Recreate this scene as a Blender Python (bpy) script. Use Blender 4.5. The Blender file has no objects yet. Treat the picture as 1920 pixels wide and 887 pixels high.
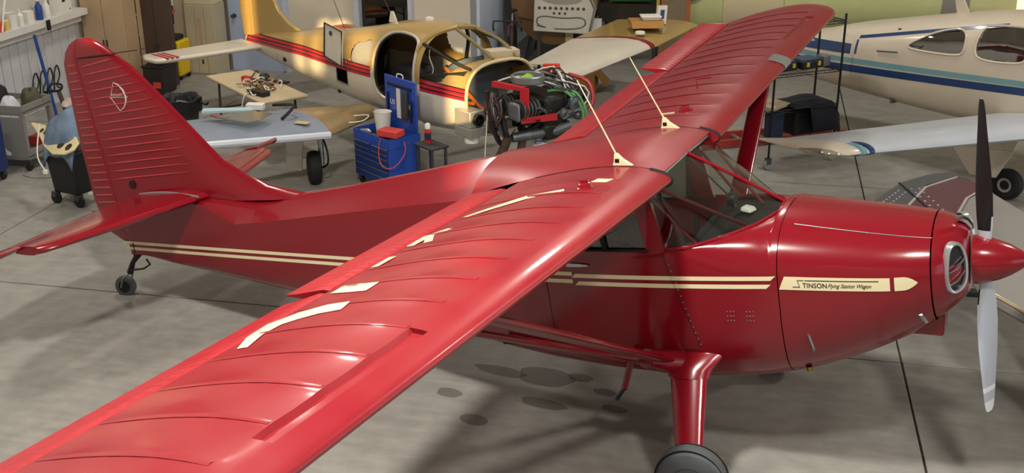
import bpy, math, random
from mathutils import Vector, Matrix
random.seed(7)
SC = bpy.context.scene
COL = SC.collection
PI = math.pi
def lin(h):
    h = h.lstrip('#'); r = [int(h[i:i+2], 16)/255 for i in (0, 2, 4)]
    return tuple(c/12.92 if c <= .04045 else ((c+.055)/1.055)**2.4 for c in r)

# ------------------------------------------------------------ camera
cam = bpy.data.cameras.new('camera'); cam.lens = 39.748; cam.sensor_width = 36.0
cam.clip_end = 200
camo = bpy.data.objects.new('camera', cam); COL.objects.link(camo)
camo.matrix_world = Matrix(((0.90076, -0.15396, 0.40610, -0.07949), (0.43429, 0.32868, -0.83867, -6.84052),
                            (-0.00435, 0.93181, 0.36292, 4.14700), (0, 0, 0, 1)))
SC.camera = camo
# ------------------------------------------------------------ world, sun, exposure
SC.view_settings.view_transform = 'Standard'; SC.view_settings.look = 'None'
SC.view_settings.gamma = 1.0; SC.view_settings.use_curve_mapping = False
SC.view_settings.exposure = 0.0
wd = bpy.data.worlds.new('sky'); SC.world = wd; wd.use_nodes = True
bg = wd.node_tree.nodes['Background']; bg.inputs[0].default_value = (*lin('#e2e9f4'), 1); bg.inputs[1].default_value = 1.35
ANG = math.radians(13.593)
UX, UY = math.cos(ANG), math.sin(ANG)
def HW(s, t, z=0.0):                      # hangar axes -> world
    return Vector((s*UX - t*UY, s*UY + t*UX, z))
SUN_DIR = HW(-.25, .93, -.20).normalized()     # direction the sunlight travels
sun = bpy.data.lights.new('sun', 'SUN'); sun.energy = 12.0; sun.angle = math.radians(.6); sun.color = lin('#ffd894')
suno = bpy.data.objects.new('sun', sun); COL.objects.link(suno)
suno.rotation_euler = SUN_DIR.to_track_quat('-Z', 'Y').to_euler(); suno.location = HW(12, -20, 12)

# ------------------------------------------------------------ helpers
MATS = {}
def mat(name, hexc, rough=.5, metal=0.0, coat=0.0, var=0.0, vscale=3.0, bump=0.0, bscale=20.0, trans=0.0, ior=1.45, alpha=1.0, emit=None, estr=0.0, second=None, stretch=None, spec=.5):
    if name in MATS: return MATS[name]
    m = bpy.data.materials.new(name); m.use_nodes = True
    nt = m.node_tree; b = nt.nodes['Principled BSDF']; c = (*lin(hexc), 1)
    b.inputs['Base Color'].default_value = c; b.inputs['Roughness'].default_value = rough
    b.inputs['Metallic'].default_value = metal; b.inputs['Coat Weight'].default_value = coat
    b.inputs['Coat Roughness'].default_value = .10
    b.inputs['Transmission Weight'].default_value = trans; b.inputs['IOR'].default_value = ior
    b.inputs['Alpha'].default_value = alpha; b.inputs['Specular IOR Level'].default_value = spec
    if emit:
        b.inputs['Emission Color'].default_value = (*lin(emit), 1); b.inputs['Emission Strength'].default_value = estr
    if var or bump:
        tc = nt.nodes.new('ShaderNodeTexCoord'); mp = nt.nodes.new('ShaderNodeMapping')
        if stretch: mp.inputs['Scale'].default_value = stretch
        nt.links.new(tc.outputs['Object'], mp.inputs['Vector'])
    if var:
        n = nt.nodes.new('ShaderNodeTexNoise'); n.inputs['Scale'].default_value = vscale; n.inputs['Detail'].default_value = 5
        nt.links.new(mp.outputs[0], n.inputs['Vector'])
        r = nt.nodes.new('ShaderNodeValToRGB'); r.color_ramp.elements[0].position = .32; r.color_ramp.elements[1].position = .7
        if second: c2 = lin(second); c1 = c[:3]
        else:
            c1 = tuple(max(0, x*(1-var)) for x in c[:3]); c2 = tuple(min(1, x*(1+var)) for x in c[:3])
        r.color_ramp.elements[0].color = (*c1, 1); r.color_ramp.elements[1].color = (*c2, 1)
        nt.links.new(n.outputs['Fac'], r.inputs[0]); nt.links.new(r.outputs[0], b.inputs['Base Color'])
        m2 = nt.nodes.new('ShaderNodeMapRange'); m2.inputs[3].default_value = max(.02, rough*.75); m2.inputs[4].default_value = min(1, rough*1.3)
        nt.links.new(n.outputs['Fac'], m2.inputs[0]); nt.links.new(m2.outputs[0], b.inputs['Roughness'])
    if bump:
        n2 = nt.nodes.new('ShaderNodeTexNoise'); n2.inputs['Scale'].default_value = bscale; n2.inputs['Detail'].default_value = 3
        nt.links.new(mp.outputs[0], n2.inputs['Vector'])
        bp = nt.nodes.new('ShaderNodeBump'); bp.inputs['Strength'].default_value = bump; bp.inputs['Distance'].default_value = .02
        nt.links.new(n2.outputs['Fac'], bp.inputs['Height']); nt.links.new(bp.outputs[0], b.inputs['Normal'])
    MATS[name] = m; return m

class MB:
    def __init__(s): s.v = []; s.f = []
    def add(s, vs, fs):
        o = len(s.v); s.v += [tuple(p) for p in vs]; s.f += [tuple(i+o for i in f) for f in fs]; return s
    def box(s, c, d, rz=0.0, M=None):
        vs = []
        for i in (-1, 1):
            for j in (-1, 1):
                for k in (-1, 1): vs.append(Vector((i*d[0]/2, j*d[1]/2, k*d[2]/2)))
        if rz: M = Matrix.Rotation(rz, 3, 'Z')
        if M is not None: vs = [M @ p for p in vs]
        vs = [p + Vector(c) for p in vs]
        return s.add(vs, [(0, 1, 3, 2), (4, 6, 7, 5), (0, 4, 5, 1), (2, 3, 7, 6), (0, 2, 6, 4), (1, 5, 7, 3)])
    def hexa(s, b, t):                     # two quads bottom / top
        return s.add(list(b)+list(t), [(3, 2, 1, 0), (4, 5, 6, 7), (0, 1, 5, 4), (1, 2, 6, 5), (2, 3, 7, 6), (3, 0, 4, 7)])
    def loft(s, secs, closed=True, cap=True):
        n = len(secs[0]); vs = [p for q in secs for p in q]; fs = []
        m = n if closed else n-1
        for i in range(len(secs)-1):
            for j in range(m):
                a = i*n+j; b = i*n+(j+1) % n; fs.append((a, b, b+n, a+n))
        if cap and closed:
            fs.append(tuple(range(n-1, -1, -1))); fs.append(tuple((len(secs)-1)*n+j for j in range(n)))
        return s.add(vs, fs)
    def tube(s, pts, r, n=8, cap=True, flat=1.0):
        P = [Vector(p) for p in pts]; rr = r if isinstance(r, (list, tuple)) else [r]*len(P)
        secs = []; up = None
        for i, p in enumerate(P):
            d = (P[min(i+1, len(P)-1)] - P[max(i-1, 0)]).normalized()
            if up is None:
                up = Vector((0, 0, 1)) if abs(d.z) < .9 else Vector((1, 0, 0))
            a = d.cross(up).normalized(); b = a.cross(d).normalized(); up = b
            secs.append([p + (a*math.cos(2*PI*k/n) + b*math.sin(2*PI*k/n)*flat)*rr[i] for k in range(n)])
        return s.loft(secs, True, cap)
    def lathe(s, prof, c=(0, 0, 0), ax='Z', n=24, M=None):
        secs = []
        for r, h in prof:
            q = []
            for k in range(n):
                x, y = max(r, 1e-4)*math.cos(2*PI*k/n), max(r, 1e-4)*math.sin(2*PI*k/n)
                p = Vector((x, y, h)) if ax == 'Z' else Vector((h, x, y)) if ax == 'X' else Vector((y, h, x))
                if M is not None: p = M @ p
                q.append(p + Vector(c))
            secs.append(q)
        return s.loft(secs, True, True)
    def prism(s, out, fn, t0, t1):         # outline in (a,b), fn(a,b,t)->point
        n = len(out)
        return s.add([fn(a, b, t0) for a, b in out] + [fn(a, b, t1) for a, b in out],
                     [tuple(range(n-1, -1, -1)), tuple(range(n, 2*n))] + [(i, (i+1) % n, n+(i+1) % n, n+i) for i in range(n)])
    def mesh(s, name, smooth=True, angle=38):
        me = bpy.data.meshes.new(name); me.from_pydata(s.v, [], s.f); me.validate(); 
        import bmesh
        bm = bmesh.new(); bm.from_mesh(me); bmesh.ops.recalc_face_normals(bm, faces=bm.faces[:]); bm.to_mesh(me); bm.free()
        if smooth:
            me.shade_smooth(); me.set_sharp_from_angle(angle=math.radians(angle))
        return me
    def build(s, name, m, parent=None, smooth=True, angle=38, bevel=0.0, loc=None):
        me = s.mesh(name, smooth, angle); me.materials.append(m)
        o = bpy.data.objects.new(name, me); COL.objects.link(o)
        if parent is not None: o.parent = parent
        if loc is not None: o.location = loc
        if bevel:
            b = o.modifiers.new('bevel', 'BEVEL'); b.width = bevel; b.segments = 2; b.limit_method = 'ANGLE'; b.angle_limit = math.radians(40)
        return o
def tag(o, label, cat, group=None):
    o['label'] = label; o['category'] = cat
    if group: o['group'] = group
    return o
def thing(name, label, cat, loc=(0, 0, 0), rz=0.0, group=None):
    o = bpy.data.objects.new(name, None); COL.objects.link(o); o.empty_display_size = .1
    o.location = loc; o.rotation_euler = (0, 0, rz); return tag(o, label, cat, group)
def struct(o): o['kind'] = 'structure'; return o
def part(name, m, parent, *boxes, bevel=0.0):
    b = MB()
    for bx in boxes: b.box(*bx)
    return b.build(name, m, parent, bevel=bevel)
def link_copy(o, parent, loc=None, rot=None):
    c = o.copy(); COL.objects.link(c); c.parent = parent
    if loc is not None: c.location = loc
    if rot is not None: c.rotation_euler = rot
    return c
def lerp(a, b, t): return a+(b-a)*t
def tab(x, xs, ys):                       # piecewise linear, xs ascending
    if x <= xs[0]: return ys[0]
    for i in range(len(xs)-1):
        if x <= xs[i+1]: return lerp(ys[i], ys[i+1], (x-xs[i])/(xs[i+1]-xs[i]))
    return ys[-1]
def smooth(x, xs, ys):                    # Catmull-Rom through a table
    if x <= xs[0]: return ys[0]
    if x >= xs[-1]: return ys[-1]
    for i in range(len(xs)-1):
        if x <= xs[i+1]:
            h = xs[i+1]-xs[i]; t = (x-xs[i])/h
            def sl(k):
                if k == 0: return (ys[1]-ys[0])/(xs[1]-xs[0])
                if k == len(xs)-1: return (ys[-1]-ys[-2])/(xs[-1]-xs[-2])
                return (ys[k+1]-ys[k-1])/(xs[k+1]-xs[k-1])
            m0, m1 = sl(i)*h, sl(i+1)*h
            return (2*t**3-3*t*t+1)*ys[i]+(t**3-2*t*t+t)*m0+(-2*t**3+3*t*t)*ys[i+1]+(t**3-t*t)*m1
def text_mb(body, size=1.0, shear=0.0, spacing=1.0, bold=.004):
    cu = bpy.data.curves.new('lettering', 'FONT'); cu.body = body; cu.size = size; cu.shear = shear; cu.space_character = spacing
    cu.resolution_u = 4; cu.offset = bold*size
    o = bpy.data.objects.new('lettering', cu); COL.objects.link(o)
    dg = bpy.context.evaluated_depsgraph_get()
    me = bpy.data.meshes.new_from_object(o.evaluated_get(dg))
    b = MB(); b.add([v.co[:] for v in me.vertices], [tuple(p.vertices) for p in me.polygons])
    bpy.data.objects.remove(o); bpy.data.meshes.remove(me); bpy.data.curves.remove(cu)
    return b
def warp(b, fn):
    b.v = [tuple(fn(*p)) for p in b.v]; return b

# ------------------------------------------------------------ materials
RED = mat('red_aircraft_paint', '#800e1d', .2, coat=.4)
REDW = mat('red_dusty_wing_paint', '#861220', .33, coat=.3, var=.1, vscale=2.2, second='#8b2429')
REDD = mat('red_interior_tube_paint', '#5e1420', .4)
CREAM = mat('cream_paint', '#e9ddb4', .35, coat=.3)
CHROME = mat('polished_metal', '#d4d8dc', .15, metal=1.0)
ALU = mat('brushed_aluminium', '#b9bdc0', .38, metal=1.0, var=.08, vscale=12)
BLACK = mat('black_paint', '#141416', .4)
RUB = mat('black_rubber', '#17181a', .75, var=.15, vscale=20)
RUBG = mat('grey_tyre_rubber', '#53575a', .8, var=.12, vscale=14)
DARKIN = mat('dark_cabin_trim', '#1d1c1e', .75)
def clear(name, hexc, fac=.06, rough=.03, gloss='#ffffff'):
    m = bpy.data.materials.new(name); m.use_nodes = True; nt = m.node_tree; nt.nodes.clear()
    o = nt.nodes.new('ShaderNodeOutputMaterial'); mx = nt.nodes.new('ShaderNodeMixShader')
    t = nt.nodes.new('ShaderNodeBsdfTransparent'); g = nt.nodes.new('ShaderNodeBsdfGlossy'); lw = nt.nodes.new('ShaderNodeLayerWeight')
    t.inputs[0].default_value = (*lin(hexc), 1); g.inputs[0].default_value = (*lin(gloss), 1); g.inputs['Roughness'].default_value = rough
    lw.inputs['Blend'].default_value = .35
    mr = nt.nodes.new('ShaderNodeMapRange'); mr.inputs[3].default_value = fac; mr.inputs[4].default_value = .75
    nt.links.new(lw.outputs['Facing'], mr.inputs[0])
    pw = nt.nodes.new('ShaderNodeMath'); pw.operation = 'POWER'; pw.inputs[1].default_value = 2.2
    nt.links.new(lw.outputs['Facing'], pw.inputs[0]); nt.links.new(pw.outputs[0], mr.inputs[0])
    nt.links.new(mr.outputs[0], mx.inputs[0]); nt.links.new(t.outputs[0], mx.inputs[1]); nt.links.new(g.outputs[0], mx.inputs[2])
    nt.links.new(mx.outputs[0], o.inputs[0]); MATS[name] = m; return m
GLASS = clear('clear_perspex', '#dfe6e0', .07, .06)
SEAM = mat('dark_panel_gap', '#2a0a0e', .6)
INK = mat('black_lettering_ink', '#1a1610', .5)
STEEL = mat('dark_steel', '#5a5d60', .4, metal=.8)
WHITEP = mat('white_plastic', '#e6e4dc', .4)
GREYRUB = mat('grey_rubber_seal', '#77706d', .7)
# ------------------------------------------------------------ hangar shell
def floor_mat():
    m = bpy.data.materials.new('stained_concrete'); m.use_nodes = True; nt = m.node_tree; b = nt.nodes['Principled BSDF']
    tc = nt.nodes.new('ShaderNodeTexCoord'); N = nt.nodes.new; L = nt.links.new
    def noise(sc, det, st=None):
        n = N('ShaderNodeTexNoise'); n.inputs['Scale'].default_value = sc; n.inputs['Detail'].default_value = det
        if st:
            mp = N('ShaderNodeMapping'); mp.inputs['Scale'].default_value = st; L(tc.outputs['Object'], mp.inputs[0]); L(mp.outputs[0], n.inputs[0])
        else: L(tc.outputs['Object'], n.inputs[0])
        return n
    a = noise(.45, 6); c = noise(6, 8); d = noise(2.2, 6, (1, 6, 1))
    r = N('ShaderNodeValToRGB'); e = r.color_ramp.elements
    e[0].position = .3; e[0].color = (*lin('#84827d'), 1); e[1].position = .72; e[1].color = (*lin('#a2a099'), 1)
    mx = N('ShaderNodeMix'); mx.data_type = 'FLOAT'; mx.inputs[0].default_value = .45
    L(a.outputs[0], mx.inputs[2]); L(d.outputs[0], mx.inputs[3]); L(mx.outputs[0], r.inputs[0])
    r2 = N('ShaderNodeValToRGB'); r2.color_ramp.elements[0].position = .35; r2.color_ramp.elements[0].color = (.72, .72, .72, 1)
    r2.color_ramp.elements[1].position = .6; r2.color_ramp.elements[1].color = (1, 1, 1, 1); L(c.outputs[0], r2.inputs[0])
    mm = N('ShaderNodeMix'); mm.data_type = 'RGBA'; mm.blend_type = 'MULTIPLY'; mm.inputs[0].default_value = .55
    L(r.outputs[0], mm.inputs[6]); L(r2.outputs[0], mm.inputs[7])
    L(mm.outputs[2], b.inputs['Base Color'])
    rr = N('ShaderNodeMapRange'); rr.inputs[3].default_value = .42; rr.inputs[4].default_value = .7
    L(d.outputs[0], rr.inputs[0]); L(rr.outputs[0], b.inputs['Roughness'])
    bp = N('ShaderNodeBump'); bp.inputs['Strength'].default_value = .12; bp.inputs['Distance'].default_value = .01
    L(c.outputs[0], bp.inputs['Height']); L(bp.outputs[0], b.inputs['Normal'])
    return m
CONC = floor_mat()
JOINT = mat('dark_floor_joint', '#2f2d2a', .9)
OIL = mat('oil_stain', '#57534a', .62, var=.15, vscale=9, alpha=.38)
floor = MB().box((0, 0, -.07), (34, 30, .10)).build('floor', JOINT); struct(floor)
floor.location = HW(-1.5, 2.0, 0); floor.rotation_euler = (0, 0, ANG)
S0 = -.38; T0 = 1.72                       # joint crossing seen under the nose (hangar axes)
for i in range(-4, 5):
    for j in range(-3, 4):
        s0 = S0 + i*4.35; t0 = T0 + j*4.35
        if not (-16.5 < s0 < 15.4 and -11 < t0 < 16): continue
        o = MB().box((s0+2.175+1.5, t0+2.175-2.0, -.01), (4.35-.016, 4.35-.016, .02)).build('slab', CONC, floor, bevel=.004)
def hbox(name, m, s, t, z, parent=None, **k):      # axis-aligned box in hangar axes, ranges
    b = MB().box(((s[0]+s[1])/2, (t[0]+t[1])/2, (z[0]+z[1])/2), (s[1]-s[0], t[1]-t[0], z[1]-z[0]))
    o = b.build(name, m, parent, **k)
    if parent is None: o.rotation_euler = (0, 0, ANG)
    return o
WHITEW = mat('white_wall_panel', '#c9c5bb', .6, var=.06, vscale=2)
BLUEW = mat('pale_blue_grey_paint', '#b9c3d2', .5, var=.05, vscale=2)
BEIGEW = mat('beige_wall_panel', '#cfc6b4', .6, var=.05, vscale=1.5)
CEIL = mat('white_ceiling_liner', '#d2d2cc', .7, var=.04)
ROOFZ = 7.2
struct(hbox('ceiling', CEIL, (-12, 16), (-12, 17.5), (ROOFZ, ROOFZ+.1)))
wl = struct(hbox('wall_left', WHITEW, (-11.75, -11.6), (-12, 10.5), (0, ROOFZ)))
wb = MB()
def wrect(s0, s1, z0, z1, t0=10.3, t1=10.45): wb.box(((s0+s1)/2, (t0+t1)/2, (z0+z1)/2), (s1-s0, t1-t0, z1-z0))
wrect(-11.6, -7.78, 0, ROOFZ); wrect(-6.98, -5.9, 0, ROOFZ); wrect(-7.78, -6.98, 2.6, ROOFZ); wrect(-7.78, -6.98, 0, .35)
wb2 = wb.build('wall_back', BEIGEW); wb2.rotation_euler = (0, 0, ANG); struct(wb2)
struct(hbox('wall_return', BLUEW, (-6.0, -5.85), (10.3, 17.3), (0, ROOFZ)))
struct(hbox('wall_rear', WHITEW, (-6.0, 16), (17.2, 17.35), (0, ROOFZ)))
# wall behind the viewer with openings added out of view, placed to aim sun patches
ws = MB(); T = -11.0
def twall(rects_holes, s0, s1, z0, z1, t, name, m, th=.15):
    # wall in the s-z plane with rectangular holes (disjoint in s)
    b = MB(); cur = s0
    for a, c, d, e in sorted(rects_holes):
        if a > cur: b.box(((cur+a)/2, t, (z0+z1)/2), (a-cur, th, z1-z0))
        b.box(((a+c)/2, t, (z0+d)/2), (c-a, th, d-z0)); b.box(((a+c)/2, t, (e+z1)/2), (c-a, th, z1-e)); cur = c
    b.box(((cur+s1)/2, t, (z0+z1)/2), (s1-cur, th, z1-z0))
    o = b.build(name, m); o.rotation_euler = (0, 0, ANG); return struct(o)
SUNHOLES = [(-7.4, -7.0, 5.75, 6.7), (-6.9, -6.45, 5.75, 6.7), (-3.72, -3.48, 5.0, 6.3), (-2.74, -2.56, 4.65, 5.4), (-2.50, -2.26, 4.65, 5.4), (-1.86, -1.5, 4.8, 5.3), (-.62, -.34, 4.0, 5.0)]
twall(SUNHOLES, -11.7, 8.2, 0, ROOFZ, -11.0, 'wall_front', WHITEW)
# big open door on the nose side: header only
struct(hbox('wall_right', WHITEW, (8.0, 8.15), (-11, 17.3), (5.2, ROOFZ)))
LAMPG = mat('lamp_diffuser', '#ffffff', .4, emit='#fff6e6', estr=6)
def high_bay(i, s, t, power, label, size=.75):
    th_ = thing('high_bay_lamp', label, 'lamp', HW(s, t, ROOFZ), ANG, 'high bay lamps')
    MB().lathe([(.05, 0), (.05, -.15), (.2, -.22), (.42, -.5), (.43, -.52), (.4, -.52), (.38, -.5)], n=20).build('housing', ALU, th_)
    MB().lathe([(.37, -.505), (.37, -.515)], n=20).build('diffuser', LAMPG, th_)
    l = bpy.data.lights.new('lamp', 'AREA'); l.shape = 'DISK'; l.size = size; l.energy = power; l.color = lin('#fff8ee')
    o = bpy.data.objects.new('lamp_light', l); COL.objects.link(o); o.parent = th_; o.location = (0, 0, -.56)
high_bay(0, -3.69, -2.5, 520, 'round metal high bay lamp hanging over the red airplane tail side', .7)
high_bay(0, .05, -3.6, 230, 'round metal high bay lamp hanging nearest the viewer over the nose side', .7)
high_bay(0, -8.6, .2, 110, 'round metal high bay lamp hanging over the left floor')
high_bay(1, -8.2, 6.5, 130, 'round metal high bay lamp hanging over the tan airplane tail')
high_bay(2, -2.6, 7.8, 130, 'round metal high bay lamp hanging over the tan airplane far wing')
high_bay(3, 3.2, 4.5, 130, 'round metal high bay lamp hanging over the blue striped airplane')

# ------------------------------------------------------------ the red high-wing airplane (own frame: x nose, y port, z up, 0 = spinner tip)
TH = 0.168474
BA = Vector((-2.24026, 0, -1.24372))        # airplane-frame point that stands on the floor at world (-2,0,0)
plane = thing('airplane', 'glossy red high-wing tailwheel airplane with cream stripes and silver propeller in the foreground', 'airplane', (-2, 0, 0))
plane.rotation_euler = (0, -TH, 0)
def ap(b, name, m, parent=None, **k):
    o = b.build(name, m, parent or plane, **k)
    if parent is None: o.location = -BA
    return o
# --- fuselage cross-sections
FX = [-7.3, -7.1, -6, -5, -4, -3.3, -2.6, -2, -1.4, -.9, -.62, -.47]
FW = [.012, .035, .17, .285, .40, .495, .545, .555, .53, .475, .415, .36]
BX = [-7.3, -7.07, -6.68, -6.17, -5.36, -4.5, -3.6, -3.12, -2.72, -2.3, -1.8, -1.38, -1.0, -.7, -.55, -.47]
BZ = [.09, .04, -.055, -.135, -.275, -.42, -.56, -.65, -.70, -.73, -.735, -.69, -.585, -.46, -.375, -.325]
TX = [-1.42, -1.0, -.75, -.55, -.47]
TZ = [.388, .342, .315, .291, .278]
def fw(x): return smooth(x, FX, FW)
def fb(x): return smooth(x, BX, BZ)
def quad_low(x, n=9, e=None):
    w = fw(x); h = -fb(x) + .02; z0 = .02
    if e is None: e = tab(x, [-7, -3.5, -2, -1.2, -.47], [2.4, 3.4, 3.6, 3.0, 2.1])
    out = []
    for k in range(n):
        a = PI/2*k/(n-1); out.append((w*math.sin(a)**(2/e), z0 - h*math.cos(a)**(2/e)))
    return out
def cowl_up(x, n=10):
    w = fw(x); zt = smooth(x, TX, TZ); e = tab(x, [-1.42, -.47], [2.5, 2.1]); out = []
    for k in range(1, n):
        a = PI/2*k/(n-1); out.append((w*max(0, math.cos(a))**(2/e), .02 + (zt-.02)*math.sin(a)**(2/e)))
    return out
def side_y(x, z):                            # half width of the skin at a station and height
    w = fw(x)
    if z < .02:
        h = -fb(x)+.02; e = tab(x, [-7, -3.5, -2, -1.2, -.47], [2.4, 3.4, 3.6, 3.0, 2.1]); u = min(1, (.02-z)/h)
    elif x > -1.42:
        h = smooth(x, TX, TZ)-.02; e = tab(x, [-1.42, -.47], [2.5, 2.1]); u = min(1, (z-.02)/h)
    else: return w
    return w*max(0, 1-u**e)**(1/e)
def both(half, x):                           # half profile bottom->top, returns full open loop right->bottom->left
    R_ = [Vector((x, -y, z)) for y, z in reversed(half)]; L_ = [Vector((x, y, z)) for y, z in half[1:]]
    return R_ + L_
# cowl (forward of the firewall seam)
xs = [-1.372 + (1.372-.525)*k/12 for k in range(13)]
cb = MB()
for sgn in (1,):
    secs = []
    for x in xs:
        h = quad_low(x)+cowl_up(x); secs.append([Vector((x, -y, z)) for y, z in h] + [Vector((x, y, z)) for y, z in reversed(h[1:-1])])
    cb.loft(secs, True, False)
cowl = ap(cb, 'engine_cowl', RED)
nb = MB(); secs = []
for x, w, zt, zbm in [(-.517, .377, .286, -.345), (-.47, .352, .276, -.315), (-.42, .312, .258, -.27), (-.375, .262, .235, -.225), (-.345, .215, .205, -.185), (-.335, .175, .178, -.15)]:
    q = []
    for k in range(36):
        a = 2*PI*k/36; e = 2.15; ca, sa = math.cos(a), math.sin(a); zc = .02
        y = w*abs(ca)**(2/e)*(1 if ca > 0 else -1); z = zc+((zt-zc) if sa > 0 else (zc-zbm))*abs(sa)**(2/e)*(1 if sa > 0 else -1)
        q.append(Vector((x, y, z)))
    secs.append(q)
nb.loft(secs, True, True); bowl = ap(nb, 'nose_bowl', RED)
# chrome framed air inlets with bars
for sg in (-1, 1):
    c = Vector((-.402, .280*sg, .045)); u = Vector((.66, -.75*sg, 0)).normalized(); n_ = Vector((.75, .66*sg, 0)).normalized()
    out = [(-.045, .150), (.0, .168), (.045, .150), (.082, .07), (.088, -.03), (.075, -.10), (.035, -.142), (-.02, -.152), (-.055, -.125), (-.075, -.05), (-.068, .05)]
    def smoothloop(o, k=3):
        for _ in range(k):
            o = [p for i in range(len(o)) for p in ((o[i][0]*.75+o[(i+1) % len(o)][0]*.25, o[i][1]*.75+o[(i+1) % len(o)][1]*.25), (o[i][0]*.25+o[(i+1) % len(o)][0]*.75, o[i][1]*.25+o[(i+1) % len(o)][1]*.75))]
        return o
    sm = smoothloop(out, 2)
    P3 = lambda a, b, t: c + u*a + Vector((0, 0, b)) + n_*t
    ring = MB(); rr = []
    for k, (r0, t) in enumerate([(1.0, -.02), (1.0, .016), (.93, .026), (.80, .020), (.78, -.03)]):
        rr.append([P3(a*r0, b*(1-(1-r0)*.55), t) for a, b in sm])
    ring.loft(rr, True, False); inl = ap(ring, 'inlet_frame', mat('satin_chrome', '#c9cdd1', .28, metal=.75))
    ap(MB().prism([(a*.8, b*.88) for a, b in sm], P3, -.03, .004), 'inlet_opening', BLACK, inl)
    for zz in (-.07, .005):
        ap(MB().tube([P3(-.06, zz-.02, .014), P3(.0, zz, .02), P3(.065, zz+.045, .014)], .006, 6), 'inlet_bar', CHROME, inl)
# spinner and propeller
prop = bpy.data.objects.new('propeller', None); COL.objects.link(prop); prop.parent = plane; prop.location = -BA
sp = [(.004, 0), (.03, -.022), (.06, -.06), (.092, -.115), (.118, -.175), (.138, -.24), (.148, -.29), (.150, -.322), (.10, -.324)]
MB().lathe([(r, h) for r, h in sp], ax='X', n=40).build('spinner', RED, prop)
def blade(phi, up):
    secs = []; st = []
    d = Vector((0, math.sin(phi), math.cos(phi))); t = Vector((0, math.cos(phi), -math.sin(phi)))
    for r, c, tw, th in [(.10, .07, 62, .05), (.18, .10, 56, .04), (.27, .135, 48, .028), (.4, .165, 40, .02), (.55, .17, 34, .015), (.7, .155, 29, .011), (.80, .14, 26, .010), (.831, .135, 25, .009), (.893, .12, 24, .008), (.94, .10, 22, .006), (.962, .06, 22, .004)]:
        a = math.radians(tw); cd = t*math.cos(a) - Vector((1, 0, 0))*math.sin(a); nd = t*math.sin(a) + Vector((1, 0, 0))*math.cos(a)
        o = Vector((-.255, 0, 0)) + d*r; q = []
        for k in range(14):
            b = 2*PI*k/14; q.append(o + cd*(c/2*math.cos(b)*1.0) + nd*(th/2*math.sin(b)))
        secs.append(q); st.append(r)
    return secs, st
PROPANG = math.radians(5.5)
BLADE = mat('silver_propeller_paint', '#c6ccd6', .35, metal=.35); BLADEB = mat('black_propeller_back', '#151517', .45)
BAND = mat('white_tip_band', '#eceff2', .4)
for k, ph in enumerate((PROPANG, PROPANG+PI)):
    secs, st = blade(ph, k == 0)
    # the face turned to the tail is painted black, the front face silver
    bl = MB().loft(secs, True, True).build('propeller_blade', BLADE, prop)
    bl.data.materials.append(BLADEB); bl.data.materials.append(BAND)
    for p in bl.data.polygons:
        rr = Vector((0, p.center.y, p.center.z)).length
        if p.normal.x < -.05 and rr > .2: p.material_index = 1
        elif .80 < rr < .83 or .895 < rr: p.material_index = 2
# chrome carburettor lip on top of the bowl and scoop underneath
ap(MB().tube([(-.40, -.05, .272), (-.385, -.02, .268), (-.36, 0, .25), (-.335, .01, .215), (-.325, .01, .19)], [.012, .022, .024, .02, .012], 8), 'cowl_lip', CHROME)
ap(MB().hexa([(-.74, -.09, -.46), (-.74, .09, -.46), (-.50, .10, -.47), (-.50, -.10, -.47)], [(-.74, -.09, -.40), (-.74, .09, -.40), (-.48, .10, -.28), (-.48, -.10, -.28)]), 'air_scoop', RED, bevel=.015)
# latches on the right cowl side, hinge line, seams
for x, z, ln in [(-1.222, -.305, .115), (-.592, -.215, .08)]:
    y = -side_y(x, z)-.004; y2 = -side_y(x+.02, z-ln)-.004
    lt = ap(MB().tube([(x, y, z), (x+.02, y2, z-ln)], .016, 6, flat=.5), 'cowl_latch', ALU)
    ap(MB().tube([(x+.012, y2-.012, z-ln*.6), (x+.02, y2-.014, z-ln*1.05)], .007, 6), 'latch_hook', CHROME, lt)
hp = []
for k in range(14):
    x = -1.30+ (.78)*k/13; z = tab(x, [-1.3, -.52], [.335, .225]); hp.append((x, -side_y(x, z)-.001, z))
hl = ap(MB().tube(hp, .004, 5), 'cowl_hinge', STEEL)
# fuselage tub and boot cowl
WBX = [-2.06, -1.91, -1.73, -1.53, -1.434, -1.428]; WBY = [.556, .53, .44, .28, .10, 0.0]; WBZ = [.262, .262, .293, .332, .357, .385]
def tub_half(x):
    h = quad_low(x); w = fw(x)
    if x <= -2.06: yt, zt = w, .255
    elif x >= -1.428: yt, zt = 0, smooth(x, TX, TZ)
    else: yt, zt = tab(x, WBX, WBY), tab(x, WBX, WBZ)
    p0 = (w, .02); ct = (w*1.0, zt*.93+.02) if x > -2.06 else (w, .14); p2 = (yt, zt)
    for k in range(1, 10):
        t = k/9; h.append(((1-t)**2*p0[0]+2*t*(1-t)*ct[0]+t*t*p2[0], (1-t)**2*p0[1]+2*t*(1-t)*ct[1]+t*t*p2[1]))
    return h
tb = MB()
xs = [-3.3, -3.0, -2.6, -2.3, -2.06, -1.98, -1.91, -1.82, -1.73, -1.63, -1.53, -1.48, -1.434, -1.4285, -1.41, -1.378]
tb.loft([both(tub_half(x), x) for x in xs], False, False)
fus = ap(tb, 'fuselage', RED)
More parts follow.
